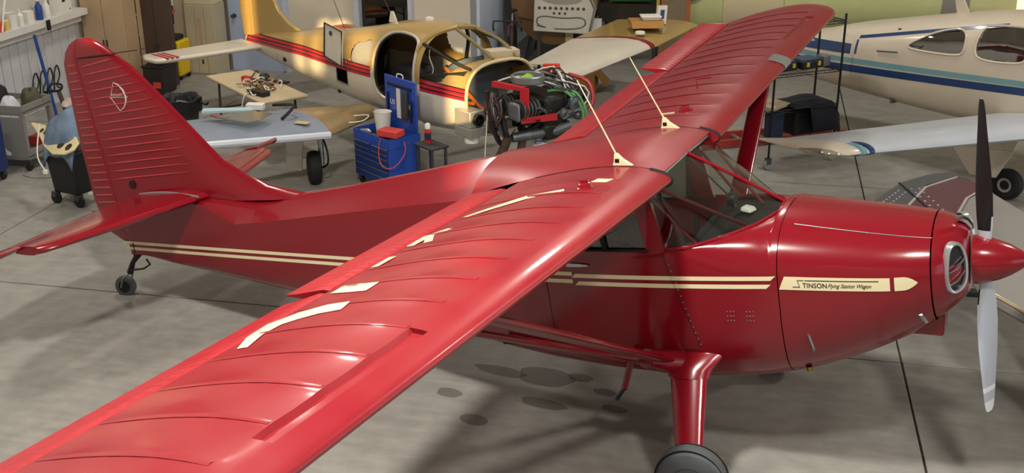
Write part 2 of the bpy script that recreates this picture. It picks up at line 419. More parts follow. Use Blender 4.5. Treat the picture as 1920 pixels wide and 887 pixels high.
# rear fuselage with turtle deck
CX = [-7.2, -6.14, -5.78, -5.41, -4.3, -3.44, -3.3]; CZ = [.53, .50, .340, .374, .496, .589, .604]
DX = [-7.2, -6.14, -5.6, -5.05, -4.23, -3.37, -3.3]; DZ = [.54, .52, .44, .468, .570, .676, .686]
RX = [-7.2, -6.14, -5.6, -5.16, -4.72, -4.03, -3.41, -3.0]; RZ = [.545, .53, .51, .532, .582, .682, .771, .805]
rb = MB(); secs = []
for x in [-7.18, -7.0, -6.7, -6.4, -6.14, -5.95, -5.78, -5.6, -5.41, -5.05, -4.7, -4.3, -3.9, -3.6, -3.44, -3.3]:
    w = fw(x); h = quad_low(x); zc = tab(x, CX, CZ); zf = tab(x, DX, DZ); zt = tab(x, RX, RZ)
    fy = .56*w if x > -5.6 else lerp(.56*w, .8*w, min(1, (-5.6-x)/.5))
    h += [(w, zc*.5), (w, zc), ((w+fy)/2, (zc+zf)/2), (fy, zf), (fy*.5, (zf+zt)/2), (min(.035, w*.4), zt-.004), (0, zt)]
    secs.append(both(h, x))
rb.loft(secs, False, False); ap(rb, 'rear_fuselage', RED, angle=12)
# cabin quarter walls behind the windows, both sides
for sg in (-1, 1):
    ap(MB().hexa([(-3.32, .497*sg, .25), (-2.92, .53*sg, .25), (-2.92, .50*sg, .25), (-3.32, .46*sg, .25)], [(-3.32, .47*sg, .64), (-2.92, .50*sg, .66), (-2.92, .46*sg, .66), (-3.32, .43*sg, .64)]), 'quarter_panel', RED)
    # posts and side panes
    def post(x0, x1, xt0, xt1, nm, m=RED, yo=.0, th=.03):
        return ap(MB().hexa([(x0, (fw(x0)+yo)*sg, .25), (x1, (fw(x1)+yo)*sg, .25), (x1, (fw(x1)+yo-th)*sg, .25), (x0, (fw(x0)+yo-th)*sg, .25)],
                            [(xt0, (.555+yo)*sg, .66), (xt1, (.56+yo)*sg, .66), (xt1, (.56+yo-th)*sg, .66), (xt0, (.555+yo-th)*sg, .66)]), nm, m)
    post(-2.175, -2.055, -2.245, -2.125, 'windshield_post')
    post(-2.475, -2.445, -2.53, -2.50, 'window_divider', DARKIN, .002)
    post(-2.63, -2.60, -2.67, -2.64, 'window_divider', DARKIN, .002)
    post(-2.95, -2.90, -2.95, -2.90, 'door_post')
    post(-2.90, -2.175, -2.90, -2.245, 'side_window', clear('smoked_perspex', '#b9bfb8', .08) if sg < 0 and 'smoked_perspex' not in MATS else MATS['smoked_perspex'], -.012, .006)
    s = MB().tube([(x, (fw(x)+.002)*sg, .252) for x in (-2.92, -2.6, -2.3, -2.16)], .008, 6); ap(s, 'window_sill', DARKIN)
# windshield halves, centre strip, base strip
def ws_base(t):                               # t 0..1 from right corner to centre
    x = tab(t, [0, .22, .42, .66, .86, 1], [-2.055, -1.91, -1.73, -1.53, -1.434, -1.428]); y = tab(t, [0, .22, .42, .66, .86, 1], [.556, .53, .44, .28, .10, 0]); z = tab(t, [0, .22, .42, .66, .86, 1], [.258, .262, .293, .332, .357, .385])
    return Vector((x, y, z))
def ws_top(t):
    return Vector((tab(t, [0, .2, .4, 1], [-2.125, -2.07, -2.045, -2.035]), tab(t, [0, .2, .4, 1], [.565, .56, .48, 0]), tab(t, [0, .2, .4, 1], [.62, .68, .715, .727])))
for sg in (-1, 1):
    g = []
    for k in range(21):
        t = k/20; B, Tp = ws_base(t), ws_top(t); row = []
        for j in range(9):
            v = j/8; p = B.lerp(Tp, v); bulge = .045*math.sin(PI*v)*math.sin(PI*min(1, t*.9+.05)); p = p + Vector((.7, .35*(1-t), .5))*bulge
            row.append(Vector((p.x, p.y*sg, p.z)))
        g.append(row)
    ap(MB().loft(g, False, False), 'windshield_pane', GLASS)
    ap(MB().tube([Vector((p.x, p.y*sg, p.z)) + Vector((.004, .004*sg, .004)) for p in [ws_base(k/24) for k in range(25)]], .011, 8), 'windshield_base_strip', RED)
    ap(MB().tube([Vector((p.x, p.y*sg, p.z)) + Vector((.004, 0, .004)) for p in [ws_top(.2+.8*k/12) for k in range(13)]], .010, 8), 'windshield_top_strip', ALU)
cp = []
for j in range(11):
    v = j/10; p = ws_base(1).lerp(ws_top(1), v) + Vector((.7, 0, .5))*(.045*math.sin(PI*v)*math.sin(PI*.95)); cp.append(p+Vector((.004, 0, .004)))
ap(MB().tube(cp, .011, 8), 'windshield_centre_strip', RED)
# cabin interior
for sg in (-1, 1):
    ap(MB().tube([(-1.86, sg*.50, .27), (-2.13, sg*.545, .61)], .011, 8), 'cabin_brace_tube', REDD)
    ap(MB().tube([(-1.62, sg*.22, .30), (-2.04, sg*.55, .65)], .011, 8), 'cabin_brace_tube', REDD)
ap(MB().hexa([(-1.95, -.51, -.2), (-1.95, .51, -.2), (-1.90, .51, -.2), (-1.90, -.51, -.2)], [(-1.95, -.50, .25), (-1.95, .50, .25), (-1.90, .50, .25), (-1.90, -.50, .25)]), 'instrument_panel', DARKIN)
dk = MB(); dk.loft([[Vector((x, -tab(x, WBX, WBY)*.97*(1-j/4)+tab(x, WBX, WBY)*.97*(j/4), tab(x, WBX, WBZ)-.025)) for j in range(5)] for x in (-1.95, -1.85, -1.73, -1.6, -1.5, -1.45)], False, False)
ap(dk, 'glare_shield', DARKIN)
ap(MB().box((-2.6, 0, -.45), (1.5, .98, .03)), 'cabin_floor', DARKIN)
ap(MB().box((-3.25, 0, .1), (.04, .9, 1.0)), 'cabin_bulkhead', DARKIN)
SEAT = mat('grey_seat_cloth', '#3a3a3e', .9, var=.15, vscale=30)
for sg in (-1, 1):
    st_ = ap(MB().hexa([(-2.7, sg*.05, -.4), (-2.2, sg*.05, -.4), (-2.2, sg*.48, -.4), (-2.7, sg*.48, -.4)], [(-2.7, sg*.05, -.15), (-2.2, sg*.05, -.13), (-2.2, sg*.48, -.13), (-2.7, sg*.48, -.15)]), 'seat_cushion', SEAT, bevel=.05)
    ap(MB().hexa([(-2.78, sg*.05, -.2), (-2.66, sg*.05, -.2), (-2.66, sg*.48, -.2), (-2.78, sg*.48, -.2)], [(-2.92, sg*.07, .36), (-2.82, sg*.07, .36), (-2.82, sg*.46, .36), (-2.92, sg*.46, .36)]), 'seat_back', SEAT, bevel=.04)
    yk = ap(MB().tube([(-1.93, sg*.26, .12), (-2.06, sg*.26, .13)], .012, 8), 'control_column', BLACK)
    ap(MB().tube([(-2.06, sg*.26-.13, .25), (-2.06, sg*.26-.14, .16), (-2.06, sg*.26-.07, .11), (-2.06, sg*.26+.07, .11), (-2.06, sg*.26+.14, .16), (-2.06, sg*.26+.13, .25)], .014, 8), 'control_yoke', BLACK, yk)
ap(MB().hexa([(-1.72, .16, .30), (-1.63, .10, .30), (-1.66, .02, .30), (-1.75, .08, .30)], [(-1.72, .16, .325), (-1.65, .11, .325), (-1.67, .04, .325), (-1.74, .09, .325)]), 'white_handset', WHITEP, bevel=.008)
ap(MB().lathe([(.001, 0), (.045, .005), (.05, .03), (.05, .055), (.001, .06)], c=(-1.80, .02, .40), ax='X', n=18), 'compass_case', BLACK)
ap(MB().tube([(-1.80, .02, .44), (-2.02, 0, .70)], .006, 6), 'compass_bracket', BLACK)
# --- wings
CH = 1.33; XLE = -1.965; DIH = .040
def foil(t, m=.025, p=.4, th=.118):
    yt = 5*th*(.2969*math.sqrt(max(t, 0))-.126*t-.3516*t*t+.2843*t**3-.1036*t**4)
    yc = m/p**2*(2*p*t-t*t) if t < p else m/(1-p)**2*((1-2*p)+2*p*t-t*t)
    return yc+yt, yc-yt
def tipk(y):
    u = max(0, (y-4.55)/.615); return math.sqrt(max(0, 1-u**2.4))
def wing_pt(y, t, upper, slot=True):
    y = abs(y); k = tipk(y); le = XLE - .42*(1-k)*1.0 - .10*max(0, (y-4.55)); te = XLE-CH + .52*(1-k)
    if k < 1: le = XLE - .50*(1-k); 
    c = le-te; x = le - c*t; zl = .70 + DIH*(y-.6); a, b = foil(t); z = zl - .05*t + (a if upper else b)*CH*(.25+.75*k)*1.0
    if upper and .10 < t < .79 and y < 4.75:
        fr = (y-.5)/.305; fr -= math.floor(fr); dep = .011 if y > .9 else .004
        z -= dep*math.sin(PI*fr)**.8*min(1, (t-.10)/.12)*min(1, (.80-t)/.1)
    if slot and upper and 3.25 < y < 4.27 and .095 < t < .15: z -= .022
    return x, z
def wz(x, y):                                 # upper surface height at (x,y)
    t = (XLE-x)/CH
    return wing_pt(y, min(1, max(0, t)), True, False)[1]
TS = [0, .004, .012, .025, .045, .07, .09, .10, .12, .145, .155, .20, .27, .34, .42, .5, .58, .66, .73, .79]
def wing_sec(sg, y, ts):
    up = [Vector((wing_pt(y, t, True)[0], sg*y, wing_pt(y, t, True)[1])) for t in reversed(ts)]
    lo = [Vector((wing_pt(y, t, False)[0], sg*y, wing_pt(y, t, False)[1])) for t in ts[1:]]
    return up+lo
YS = sorted([.50+.061*k*.625 for k in range(0, 108) if .50+.061*k*.625 < 4.6] + [3.249, 3.251, 4.269, 4.271, 4.6])
CORR = mat('red_corrugated_metal', '#a11a26', .38, coat=.15, var=.08, vscale=8)
def hinged(sg, y0, y1, defl, name, mtl, bd=.008):
    # flap or aileron: hinge at t=.80, chord .27 m, deflection positive down, corrugated upper skin
    n = int((y1-y0)/.0175); secs = []
    a = math.radians(defl); ca, sa = math.cos(a), math.sin(a)
    hx, _ = wing_pt(2, .805, True); 
    for k in range(n+1):
        y = y0+(y1-y0)*k/n; zu = wing_pt(y, .79, True, False)[1]; zl = wing_pt(y, .79, False, False)[1]; zm = (zu+zl)/2; hT = (zu-zl)/2
        bead = bd if k % 4 in (1, 2) else 0; q = []
        for d, e in [(0, hT*.8), (-.035, hT*.95+bead), (-.12, hT*.62+bead), (-.21, hT*.25+bead*.8), (-.275, .004), (-.275, -.004), (-.12, -hT*.62), (-.03, -hT*.9), (0, -hT*.7)]:
            q.append(Vector((hx+d*ca+e*sa*-1*(-1), sg*y, zm+e*ca+d*sa)))
        secs.append(q)
    return ap(MB().loft(secs, True, True), name, mtl, angle=30)
DARKT = mat('maroon_gap_shadow_paint', '#4b0f16', .6)
for sg, nm in ((-1, 'right'), (1, 'left')):
    wing = ap(MB().loft([wing_sec(sg, y, TS) for y in YS], True, True), 'wing_panel', REDW, angle=28)
    for k in range(1, 14):
        y = .5+.305*k
        if y > 4.55: break
        g = [[Vector((wing_pt(y+o, t, True, False)[0], sg*(y+o), wing_pt(y, t, True, False)[1]+.0022*(1 if o == 0 else .2))) for o in (-.016, 0, .016)] for t in [.16+.62*j/18 for j in range(19)]]
        ap(MB().loft(g, False, False), 'rib_tape', REDW, wing)
    tsf = TS + [.85, .9, .95, 1.0]
    ap(MB().loft([wing_sec(sg, y, tsf) for y in [4.602, 4.68, 4.76, 4.85, 4.93, 5.0, 5.06, 5.1, 5.13, 5.15, 5.16, 5.1635]], True, True), 'wing_tip', REDW, angle=40)
    hinged(sg, .66, 2.63, 1, 'flap', CORR, .004)
    hinged(sg, 2.67, 4.58, 9 if sg < 0 else -14, 'aileron', CORR, .003 if sg < 0 else .008)
    # fuel cap and cream decal beside it
    cx, cy = -2.342, .968
    fc = ap(MB().lathe([(.001, .028), (.03, .027), (.042, .02), (.046, .004), (.055, 0), (.055, -.01)], c=(cx, sg*cy, wz(cx, cy)+.004), n=20), 'fuel_cap', RED)
    ap(MB().box((cx, sg*cy, wz(cx, cy)+.036), (.05, .014, .016)), 'cap_tab', RED, fc)
    dx, dy = (-2.27, .85) if sg < 0 else (-2.44, .89)
    ap(MB().hexa([(dx-.05, sg*(dy-.035), wz(dx-.05, dy-.035)+.002), (dx+.05, sg*(dy-.035), wz(dx+.05, dy-.035)+.002), (dx+.03, sg*(dy+.035), wz(dx+.03, dy+.035)+.002), (dx-.07, sg*(dy+.035), wz(dx-.07, dy+.035)+.002)],
                 [(dx-.05, sg*(dy-.035), wz(dx-.05, dy-.035)+.004), (dx+.05, sg*(dy-.035), wz(dx+.05, dy-.035)+.004), (dx+.03, sg*(dy+.035), wz(dx+.03, dy+.035)+.004), (dx-.07, sg*(dy+.035), wz(dx-.07, dy+.035)+.004)]), 'fuel_placard', CREAM)
    # wing-root end cap: dark rubber edge at the leading edge
    ap(MB().tube([Vector((wing_pt(.505, t, True)[0], sg*.515, wing_pt(.505, t, True)[1]+.002)) for t in (.10, .05, .02, .006, 0)] + [Vector((wing_pt(.505, t, False)[0], sg*.515, wing_pt(.505, t, False)[1])) for t in (.006, .02, .06)], .012, 6), 'root_seal', RUB)
    ap(MB().tube([Vector((wing_pt(.5, t, True)[0], sg*.5, wing_pt(.5, t, True)[1]+.001)) for t in (.10, .2, .3, .4, .5, .6, .7)], .0035, 5), 'root_gap', SEAM)
    # whip antenna on a cream blade base
    ax, ay = -2.32, .465; az = wz(ax, ay)
    bs = MB().prism([(-.045, 0), (.10, 0), (.03, .05), (.0, .085), (-.02, .085), (-.03, .03)], lambda a, b, t: Vector((ax+a, sg*ay+t, az+b-.004)), -.014, .014)
    an = ap(bs, 'antenna_base', CREAM, bevel=.006)
    ap(MB().box((ax-.004, sg*ay-.0145, az+.035), (.028, .004, .024)), 'antenna_slot', BLACK, an)
    tz = 1.345 if sg < 0 else 1.302
    ap(MB().tube([(ax-.01, sg*ay, az+.075), (-2.525, sg*ay, tz)], [.0055, .0035], 6), 'antenna_rod', CREAM, an)
# landing light window in the left leading edge
lw_ = MB(); g = []
for y in (2.47, 2.55, 2.63, 2.70):
    row = [Vector((wing_pt(y, t, True)[0]+.004, y, wing_pt(y, t, True)[1]+.004)) for t in (.11, .08, .05, .025, .01, .003, 0)] + [Vector((wing_pt(y, t, False)[0]+.004, y, wing_pt(y, t, False)[1]-.003)) for t in (.005, .02)]
    g.append(row)
ap(lw_.loft(g, False, False), 'landing_light_lens', mat('grey_lens_glass', '#8d9090', .12, metal=.2, coat=.6))
# small stall vane on the left wing
ap(MB().tube([(-2.45, 1.62, wz(-2.45, 1.62)), (-2.45, 1.62, wz(-2.45, 1.62)+.075), (-2.33, 1.62, wz(-2.33, 1.62)+.075)], .006, 6), 'fuel_vent', RED)
# remains of the big cream characters on the right wing (only what shows beside the airplane's own skin)
def strip(pts, name='wing_marking'):          # pts: (x, y, width) along a centre line on the right wing top
    g = []
    for i, (x, y, w) in enumerate(pts):
        a = pts[max(0, i-1)]; b = pts[min(len(pts)-1, i+1)]; dx, dy = b[0]-a[0], b[1]-a[1]; L_ = math.hypot(dx, dy); nx, ny = -dy/L_, dx/L_
        row = []
        for j in range(5):
            f_ = (j/4-.5)*w; X, Y = x+nx*f_, y+ny*f_; row.append(Vector((X, -Y, wing_pt(Y, (XLE-X)/CH, True, False)[1]+.0035)))
        g.append(row)
    ap(MB().loft(g, False, False), name, CREAM)
for mk in ([(-2.93, 3.42, .05), (-2.98, 3.27, .09), (-2.99, 3.12, .11), (-2.92, 3.03, .11), (-2.80, 2.99, .10), (-2.68, 2.98, .09)], [(-2.96, 2.66, .10), (-2.84, 2.68, .10), (-2.72, 2.70, .10)],
           [(-2.99, 1.93, .05), (-2.98, 1.75, .07), (-2.90, 1.63, .06)], [(-2.90, 1.88, .05), (-2.96, 1.76, .05)], [(-2.93, 1.40, .06), (-2.83, 1.24, .07), (-2.66, 1.13, .08), (-2.45, 1.03, .08)], [(-2.98, 2.30, .05), (-2.98, 2.12, .05)]): strip(mk)
# roof centre section
rg = []
for k in range(25):
    y = -.498 + .996*k/24; row = []
    for j in range(21):
        x = -2.02 - (3.40-2.02)*j/20; t = (XLE-x)/CH; af = wing_pt(.5, min(.86, max(.03, t)), True, False)[1] - max(0, t-.86)*.3
        rid = smooth(x, [-3.41, -3.0, -2.6, -2.3, -2.1, -2.02], [.771, .808, .826, .814, .758, .727]); bl = max(0, 1-(abs(y)/.5)**2.2)
        row.append(Vector((x, y, lerp(af, max(af, rid), bl))))
    rg.append(row)
ap(MB().loft(rg, False, False), 'cabin_roof', REDW)
rvt = MB()
for k in range(26):
    y = -.48+.96*k/25; rvt.lathe([(.006, 0), (.004, .004), (.001, .005)], c=(-2.085, y, .748-.02*(abs(y)/.5)**2), n=6)
ap(rvt, 'roof_rivets', ALU)['kind'] = 'stuff'
# --- struts
def strut(a, b, ch, th, name, m=RED, axis=Vector((1, 0, 0))):
    a, b = Vector(a), Vector(b); d = (b-a).normalized(); u = (axis - d*axis.dot(d)).normalized(); v = d.cross(u); secs = []
    for p in (a, b):
        secs.append([p + u*(ch/2*math.cos(2*PI*k/16)) + v*(th/2*math.sin(2*PI*k/16)) for k in range(16)])
    return ap(MB().loft(secs, True, True), name, m)
for sg in (-1, 1):
    strut((-2.12, .56*sg, -.50), (-2.20, 2.72*sg, .725), .15, .055, 'wing_strut')
    strut((-2.30, .57*sg, -.50), (-2.86, 2.72*sg, .715), .11, .045, 'wing_strut')
    ap(MB().tube([(-2.06, .53*sg, -.52), (-2.12, .62*sg, -.475), (-2.18, .78*sg, -.385)], [.085, .075, .062], 12), 'strut_cuff', RED)
    # landing gear leg with boot, wheel and tyre
    bt = MB().loft([[Vector((x0+rx*math.cos(2*PI*k/20), sg*y0+ry*math.sin(2*PI*k/20)*sg, z0+.25*ry*math.sin(2*PI*k/20))) for k in range(20)]
                    for x0, y0, z0, rx, ry in [(-1.97, .42, -.42, .27, .03), (-1.975, .49, -.49, .20, .075), (-1.98, .55, -.545, .152, .08), (-1.98, .60, -.585, .136, .07)]], True, False)
    ap(bt, 'gear_boot', RED)
    leg = MB().loft([[Vector((x0+rx*math.cos(2*PI*k/20), sg*(y0+ry*math.sin(2*PI*k/20)), z0)) for k in range(20)]
                     for x0, y0, z0, rx, ry in [(-1.98, .585, -.55, .126, .06), (-1.945, .77, -.74, .105, .05), (-1.905, .97, -.95, .086, .04)]], True, True)
    ap(leg, 'gear_leg', RED)
    wc = Vector((-1.885, 1.02*sg, -1.065)); n_ = Vector((0, sg, .0))
    prof = [(.10, -.075), (.165, -.085), (.205, -.07), (.218, -.035), (.221, 0), (.218, .035), (.205, .07), (.165, .085), (.10, .075)]
    tilt = Matrix.Rotation(-.06*sg, 3, 'X') @ Matrix.Rotation(.10, 3, 'Z')
    wh = ap(MB().lathe(prof, c=wc, ax='Y', n=40, M=tilt), 'main_tyre', RUBG)
    ap(MB().lathe([(.001, -.05), (.06, -.06), (.115, -.078), (.12, 0), (.115, .078), (.06, .06), (.001, .05)], c=wc, ax='Y', n=24, M=tilt), 'wheel_hub', BLACK, wh)
    for o_ in (-.045, .045):
        ap(MB().lathe([(.218, -.004), (.2205, -.003), (.2205, .003), (.218, .004)], c=wc+Vector((0, o_, 0)), ax='Y', n=40, M=tilt), 'tread_groove', BLACK, wh)
# boarding step under the right door
stp = ap(MB().tube([(-2.36, -.56, -.46), (-2.435, -.60, -.70)], .022, 10), 'boarding_step', RED)
ap(MB().tube([(-2.43, -.60, -.69), (-2.49, -.62, -.765)], [.024, .03], 8, flat=.5), 'step_pad', BLACK, stp)
ap(MB().lathe([(.02, 0), (.016, -.03), (.001, -.032)], c=(-1.27, -.36, -.585), n=10), 'drain_fitting', mat('brass', '#a8823a', .3, metal=1))
# --- tail
def lens(u): return min(1, (u/.22))**.6 if u < .22 else lerp(1, .62, (u-.22)/.78)
FZ = [.50, .537, .579, .683, .825, 1.056, 1.358, 1.64, 1.802, 1.887, 1.918]; FLX = [-4.95, -5.16, -5.44, -5.68, -5.914, -6.114, -6.374, -6.631, -6.844, -6.965, -7.07]
def hinge_x(z): return tab(z, [.1, .575, 1.774, 1.92], [-7.10, -7.174, -7.215, -7.17])
def fin_sec(z, T):
    a = tab(z, FZ, FLX); b = hinge_x(z); us = [0, .02, .06, .13, .22, .4, .6, .8, 1]
    R_ = [Vector((lerp(a, b, u), -T*lens(u), z)) for u in us]; L_ = [Vector((lerp(a, b, u), T*lens(u), z)) for u in reversed(us[1:])]
    return R_+L_
zs = [.50, .55, .60, .68, .75, .825, .94, 1.056, 1.2, 1.358, 1.5, 1.64, 1.752]
fin = ap(MB().loft([fin_sec(z, tab(z, [.5, .7, 1.9], [.075, .06, .042])) for z in zs], True, False), 'fin', RED)
cap = MB().loft([fin_sec(z, T) for z, T in [(1.757, .046), (1.802, .044), (1.85, .038), (1.887, .03), (1.91, .018), (1.918, .004)]], True, True)
ap(cap, 'fin_cap', RED)
RTZ = [.06, .236, .39, .543, 1.0, 1.45, 1.72, 1.808, 1.87, 1.897, 1.915]; RTX = [-7.125, -7.404, -7.455, -7.475, -7.465, -7.43, -7.40, -7.356, -7.29, -7.24, -7.18]
def rud_sec(z):
    a = hinge_x(z)-.006; b = tab(z, RTZ, RTX); T = tab(z, [.06, .3, .6, 1.75, 1.915], [.012, .03, .036, .028, .008]); 
    us = [0, .12, .4, .7, 1]; ht = [.7, 1, .72, .4, .08]
    return [Vector((lerp(a, b, u), -T*h, z)) for u, h in zip(us, ht)] + [Vector((lerp(a, b, u), T*h, z)) for u, h in reversed(list(zip(us, ht)))]
rud = ap(MB().loft([rud_sec(z) for z in [.06, .12, .236, .39, .543, .8, 1.0, 1.2, 1.45, 1.6, 1.72, 1.77, 1.808, 1.845, 1.87, 1.897, 1.915]], True, True), 'rudder', RED)
BEAD = mat('red_bead_paint', '#ad2531', .14, coat=.5)
for k in range(15):                            # pressed beads on the fin skin, right and left
    z0 = 1.682 - k*.0695; xr = hinge_x(z0)+.03; xf = min(tab(z0, FZ, FLX)-.10, -6.24); 
    dz = .045
    for sg in (-1, 1):
        T = lambda z, x: tab(z, [.5, .7, 1.9], [.075, .06, .042])*lens((tab(z, FZ, FLX)-x)/(tab(z, FZ, FLX)-hinge_x(z)))
        pts = [(lerp(xr, xf, j/6), sg*(T(z0, lerp(xr, xf, j/6))+.001), z0+dz*j/6) for j in range(7)]
        ap(MB().tube(pts, [.002, .0075, .0075, .0075, .0075, .006, .002], 6), 'fin_bead', BEAD, fin)
for k in range(19):
    z0 = 1.70 - k*.0665; a = hinge_x(z0)-.03; b = tab(z0, RTZ, RTX)+.05
    for sg in (-1, 1):
        T = tab(z0, [.06, .3, .6, 1.75, 1.915], [.012, .03, .036, .028, .008])
        ap(MB().tube([(a, sg*T*.95, z0+.004), (lerp(a, b, .5), sg*T*.68, z0), (b, sg*T*.36, z0-.002)], .007, 6), 'rudder_bead', BEAD, rud)
ap(MB().tube([(-7.19, -.05, 1.76), (-6.5, -.046, 1.775)], .004, 5), 'cap_seam', SEAM)
# bow-and-arrow emblem
EM = mat('silver_emblem', '#d9d3cc', .35, metal=.3)
def fy(x, z): return -(tab(z, [.5, .7, 1.9], [.075, .06, .042])*lens((tab(z, FZ, FLX)-x)/(tab(z, FZ, FLX)-hinge_x(z))))-.004
bow = [(-6.852, 1.533), (-6.80, 1.51), (-6.765, 1.465), (-6.75, 1.41), (-6.765, 1.36), (-6.80, 1.32), (-6.855, 1.295)]
em = ap(MB().tube([(x, fy(x, z), z) for x, z in bow], [.003, .006, .007, .008, .007, .006, .003], 6), 'bow_emblem', EM)
for a, b in (((-6.852, 1.533), (-6.925, 1.412)), ((-6.925, 1.412), (-6.855, 1.295)), ((-6.94, 1.41), (-6.73, 1.405))):
    ap(MB().tube([(x, fy(x, z), z) for x, z in (a, b)], .0025, 5), 'bow_string', EM, em)
tx = text_mb('Stinson', .045, .3); ap(warp(tx, lambda x, y, z: (-6.915+x, fy(-6.915+x, 1.42)-.003, 1.418+y)), 'emblem_lettering', EM, em)
# cable from the fin cap out of the hangar corner
ap(MB().tube([(-6.5, 0, 1.775), (-6.46, .0, 1.775)], .006, 6), 'aerial_stub', STEEL)
# tail light
tl = ap(MB().lathe([(.001, .04), (.016, .035), (.02, .015), (.02, -.02), (.001, -.022)], c=(-7.50, 0, .575), ax='X', n=12), 'tail_light', CHROME)
# tailplane
SZ = .545
def stab_sec(sg, y):
    le = tab(y, [.10, .15, .9, 1.25, 1.37, 1.40], [-6.10, -6.135, -6.37, -6.50, -6.56, -6.63]); te = -6.90+.04*(y/1.4); q = []
    T = lerp(.055, .035, y/1.4)
    us = [0, .03, .1, .25, .5, .8, 1]; hs = [0, .4, .72, 1, .98, .8, .62]
    return [Vector((lerp(le, te, u), sg*y, SZ+T*h)) for u, h in zip(us, hs)] + [Vector((lerp(le, te, u), sg*y, SZ-T*h)) for u, h in list(reversed(list(zip(us, hs))))[:-1]]
for sg in (-1, 1):
    ap(MB().loft([stab_sec(sg, y) for y in (.05, .15, .5, .9, 1.25, 1.35, 1.39)], True, True), 'stabilizer', RED)
    a = math.radians(13); ca, sa = math.cos(a), math.sin(a); hx = -6.90
    def ep(d, y, e): return Vector((hx + d*ca + e*sa, sg*y, SZ + e*ca + d*sa))       # d>0 ahead of the hinge, goes up
    def el_sec(y, d0, d1, T):
        us = [0, .08, .3, .7, 1]; hs = [.1, .7, 1, .5, .06]
        return [ep(lerp(d0, d1, u), y, T*h) for u, h in zip(us, hs)] + [ep(lerp(d0, d1, u), y, -T*h) for u, h in reversed(list(zip(us, hs)))]
    el = ap(MB().loft([el_sec(y, -.01, d1, .03) for y, d1 in [(.09, -.22), (.16, -.38), (.5, -.43), (.9, -.40), (1.2, -.36), (1.41, -.32)]], True, True), 'elevator', RED)
    ap(MB().loft([el_sec(y, d0, d1, .028) for y, d0, d1 in [(1.412, .15, -.32), (1.5, .17, -.29), (1.6, .165, -.23), (1.72, .13, -.13), (1.79, .08, -.04), (1.82, .04, .0)]], True, True), 'elevator_horn', RED, el)
    ap(MB().tube([(-6.13-.09*k, sg*(fw(-6.13-.09*k)+.006), SZ+.022+.03*math.sin(PI*k/9)) for k in range(9)], .012, 8), 'stabilizer_root_seal', GREYRUB)
ap(MB().lathe([(.036, -.002), (.036, .004)], c=(-6.93, -.052, .66), ax='Y', n=18), 'control_hole', BLACK)
# tailwheel
tw = ap(MB().lathe([(.03, -.025), (.07, -.032), (.092, -.024), (.098, 0), (.092, .024), (.07, .032), (.03, .025)], c=(-7.385, 0, -.287), ax='Y', n=28, M=Matrix.Rotation(.25, 3, 'Z')), 'tailwheel_tyre', RUBG)
ap(MB().lathe([(.001, -.034), (.055, -.033), (.06, 0), (.055, .033), (.001, .034)], c=(-7.385, 0, -.287), ax='Y', n=20, M=Matrix.Rotation(.25, 3, 'Z')), 'tailwheel_hub', BLACK, tw)
for yy in (-.045, .045): ap(MB().tube([(-7.385+yy*.25, yy, -.287), (-7.33+yy*.25, yy, -.20), (-7.29, yy*.3, -.165)], .013, 8, flat=.5), 'tailwheel_fork', ALU, tw)
ap(MB().tube([(-7.29, 0, -.16), (-7.22, 0, -.06), (-7.12, 0, .02)], [.03, .022, .03], 8), 'tailwheel_spring', BLACK)
ap(MB().tube([(-7.25, -.02, -.13), (-7.08, -.03, -.11), (-6.99, -.03, -.07), (-7.02, -.03, -.02)], .009, 6), 'steering_link', BLACK)
ap(MB().tube([(-7.28, .02, -.14), (-7.13, -.03, .05), (-7.12, -.035, .13)], .007, 6), 'steering_cable', BLACK)
# --- paint details on the right (and mirrored left) side
def sidestrip(x0, x1, za0, za1, h, nm='side_stripe', slant=0.0):
    for sg in (-1, 1):
        g = []; n = 40
        for k in range(n+1):
            row = []
            for j in (0, 1):
                x = lerp(x0, x1, k/n) + (slant*(j-.5) if k in (0, n) else 0); z = lerp(za0, za1, k/n) + j*h; row.append(Vector((x, sg*(side_y(x, z)+.0025), z)))
            g.append(row)
        ap(MB().loft(g, False, False), nm, CREAM)
sidestrip(-7.26, -2.72, .118, .072, .027); sidestrip(-7.22, -2.72, .066, .020, .027)
sidestrip(-2.71, -1.40, .060, .052, .028, slant=.03); sidestrip(-2.69, -1.43, .008, .0, .028, slant=.03)
def bann(pts, m, nm, off=.003, n=24):
    for sg in (-1, 1):
        g = []
        lo, hi = pts
        for k in range(n+1):
            row = []
            for j in range(4):
                t = k/n; x = lerp(lerp(lo[0], lo[2], t), lerp(hi[0], hi[2], t), j/3); z = lerp(lo[1](t), hi[1](t), j/3); row.append(Vector((x, sg*(side_y(x, z)+off), z)))
            g.append(row)
        ap(MB().loft(g, False, False), nm, m)
bann(((-1.368, lambda t: -.004-.033*t, -.735), (-1.333, lambda t: .078-.033*t, -.735)), CREAM, 'name_banner')
bann(((-.715, lambda t: -.038 + .040*max(0, (t-.35)/.65)**2, -.590), (-.715, lambda t: .046-.038*max(0, (t-.35)/.65)**2, -.590)), CREAM, 'banner_tip')
bann(((-.738, lambda t: -.037, -.718), (-.738, lambda t: .045, -.718)), RED, 'banner_chevron', .004, 2)
def bz(x): return .037 - .033*(x+1.368)/.633
def letter(body, x0, size, shear, dz, spacing=1.0, sx=1.0):
    b = text_mb(body, size, shear, spacing, .014 if shear == 0 else .006)
    warp(b, lambda x, y, z: (x0+x*sx, -(side_y(x0+x*sx, bz(x0+x*sx)+dz+y)+.0045), bz(x0+x*sx)+dz+y)); ap(b, 'banner_lettering', INK)
letter('TINSON', -1.228, .043, .0, -.024, 1.05, .86)
letter('Flying Station Wagon', -1.085, .036, .45, -.021, .98, .80)
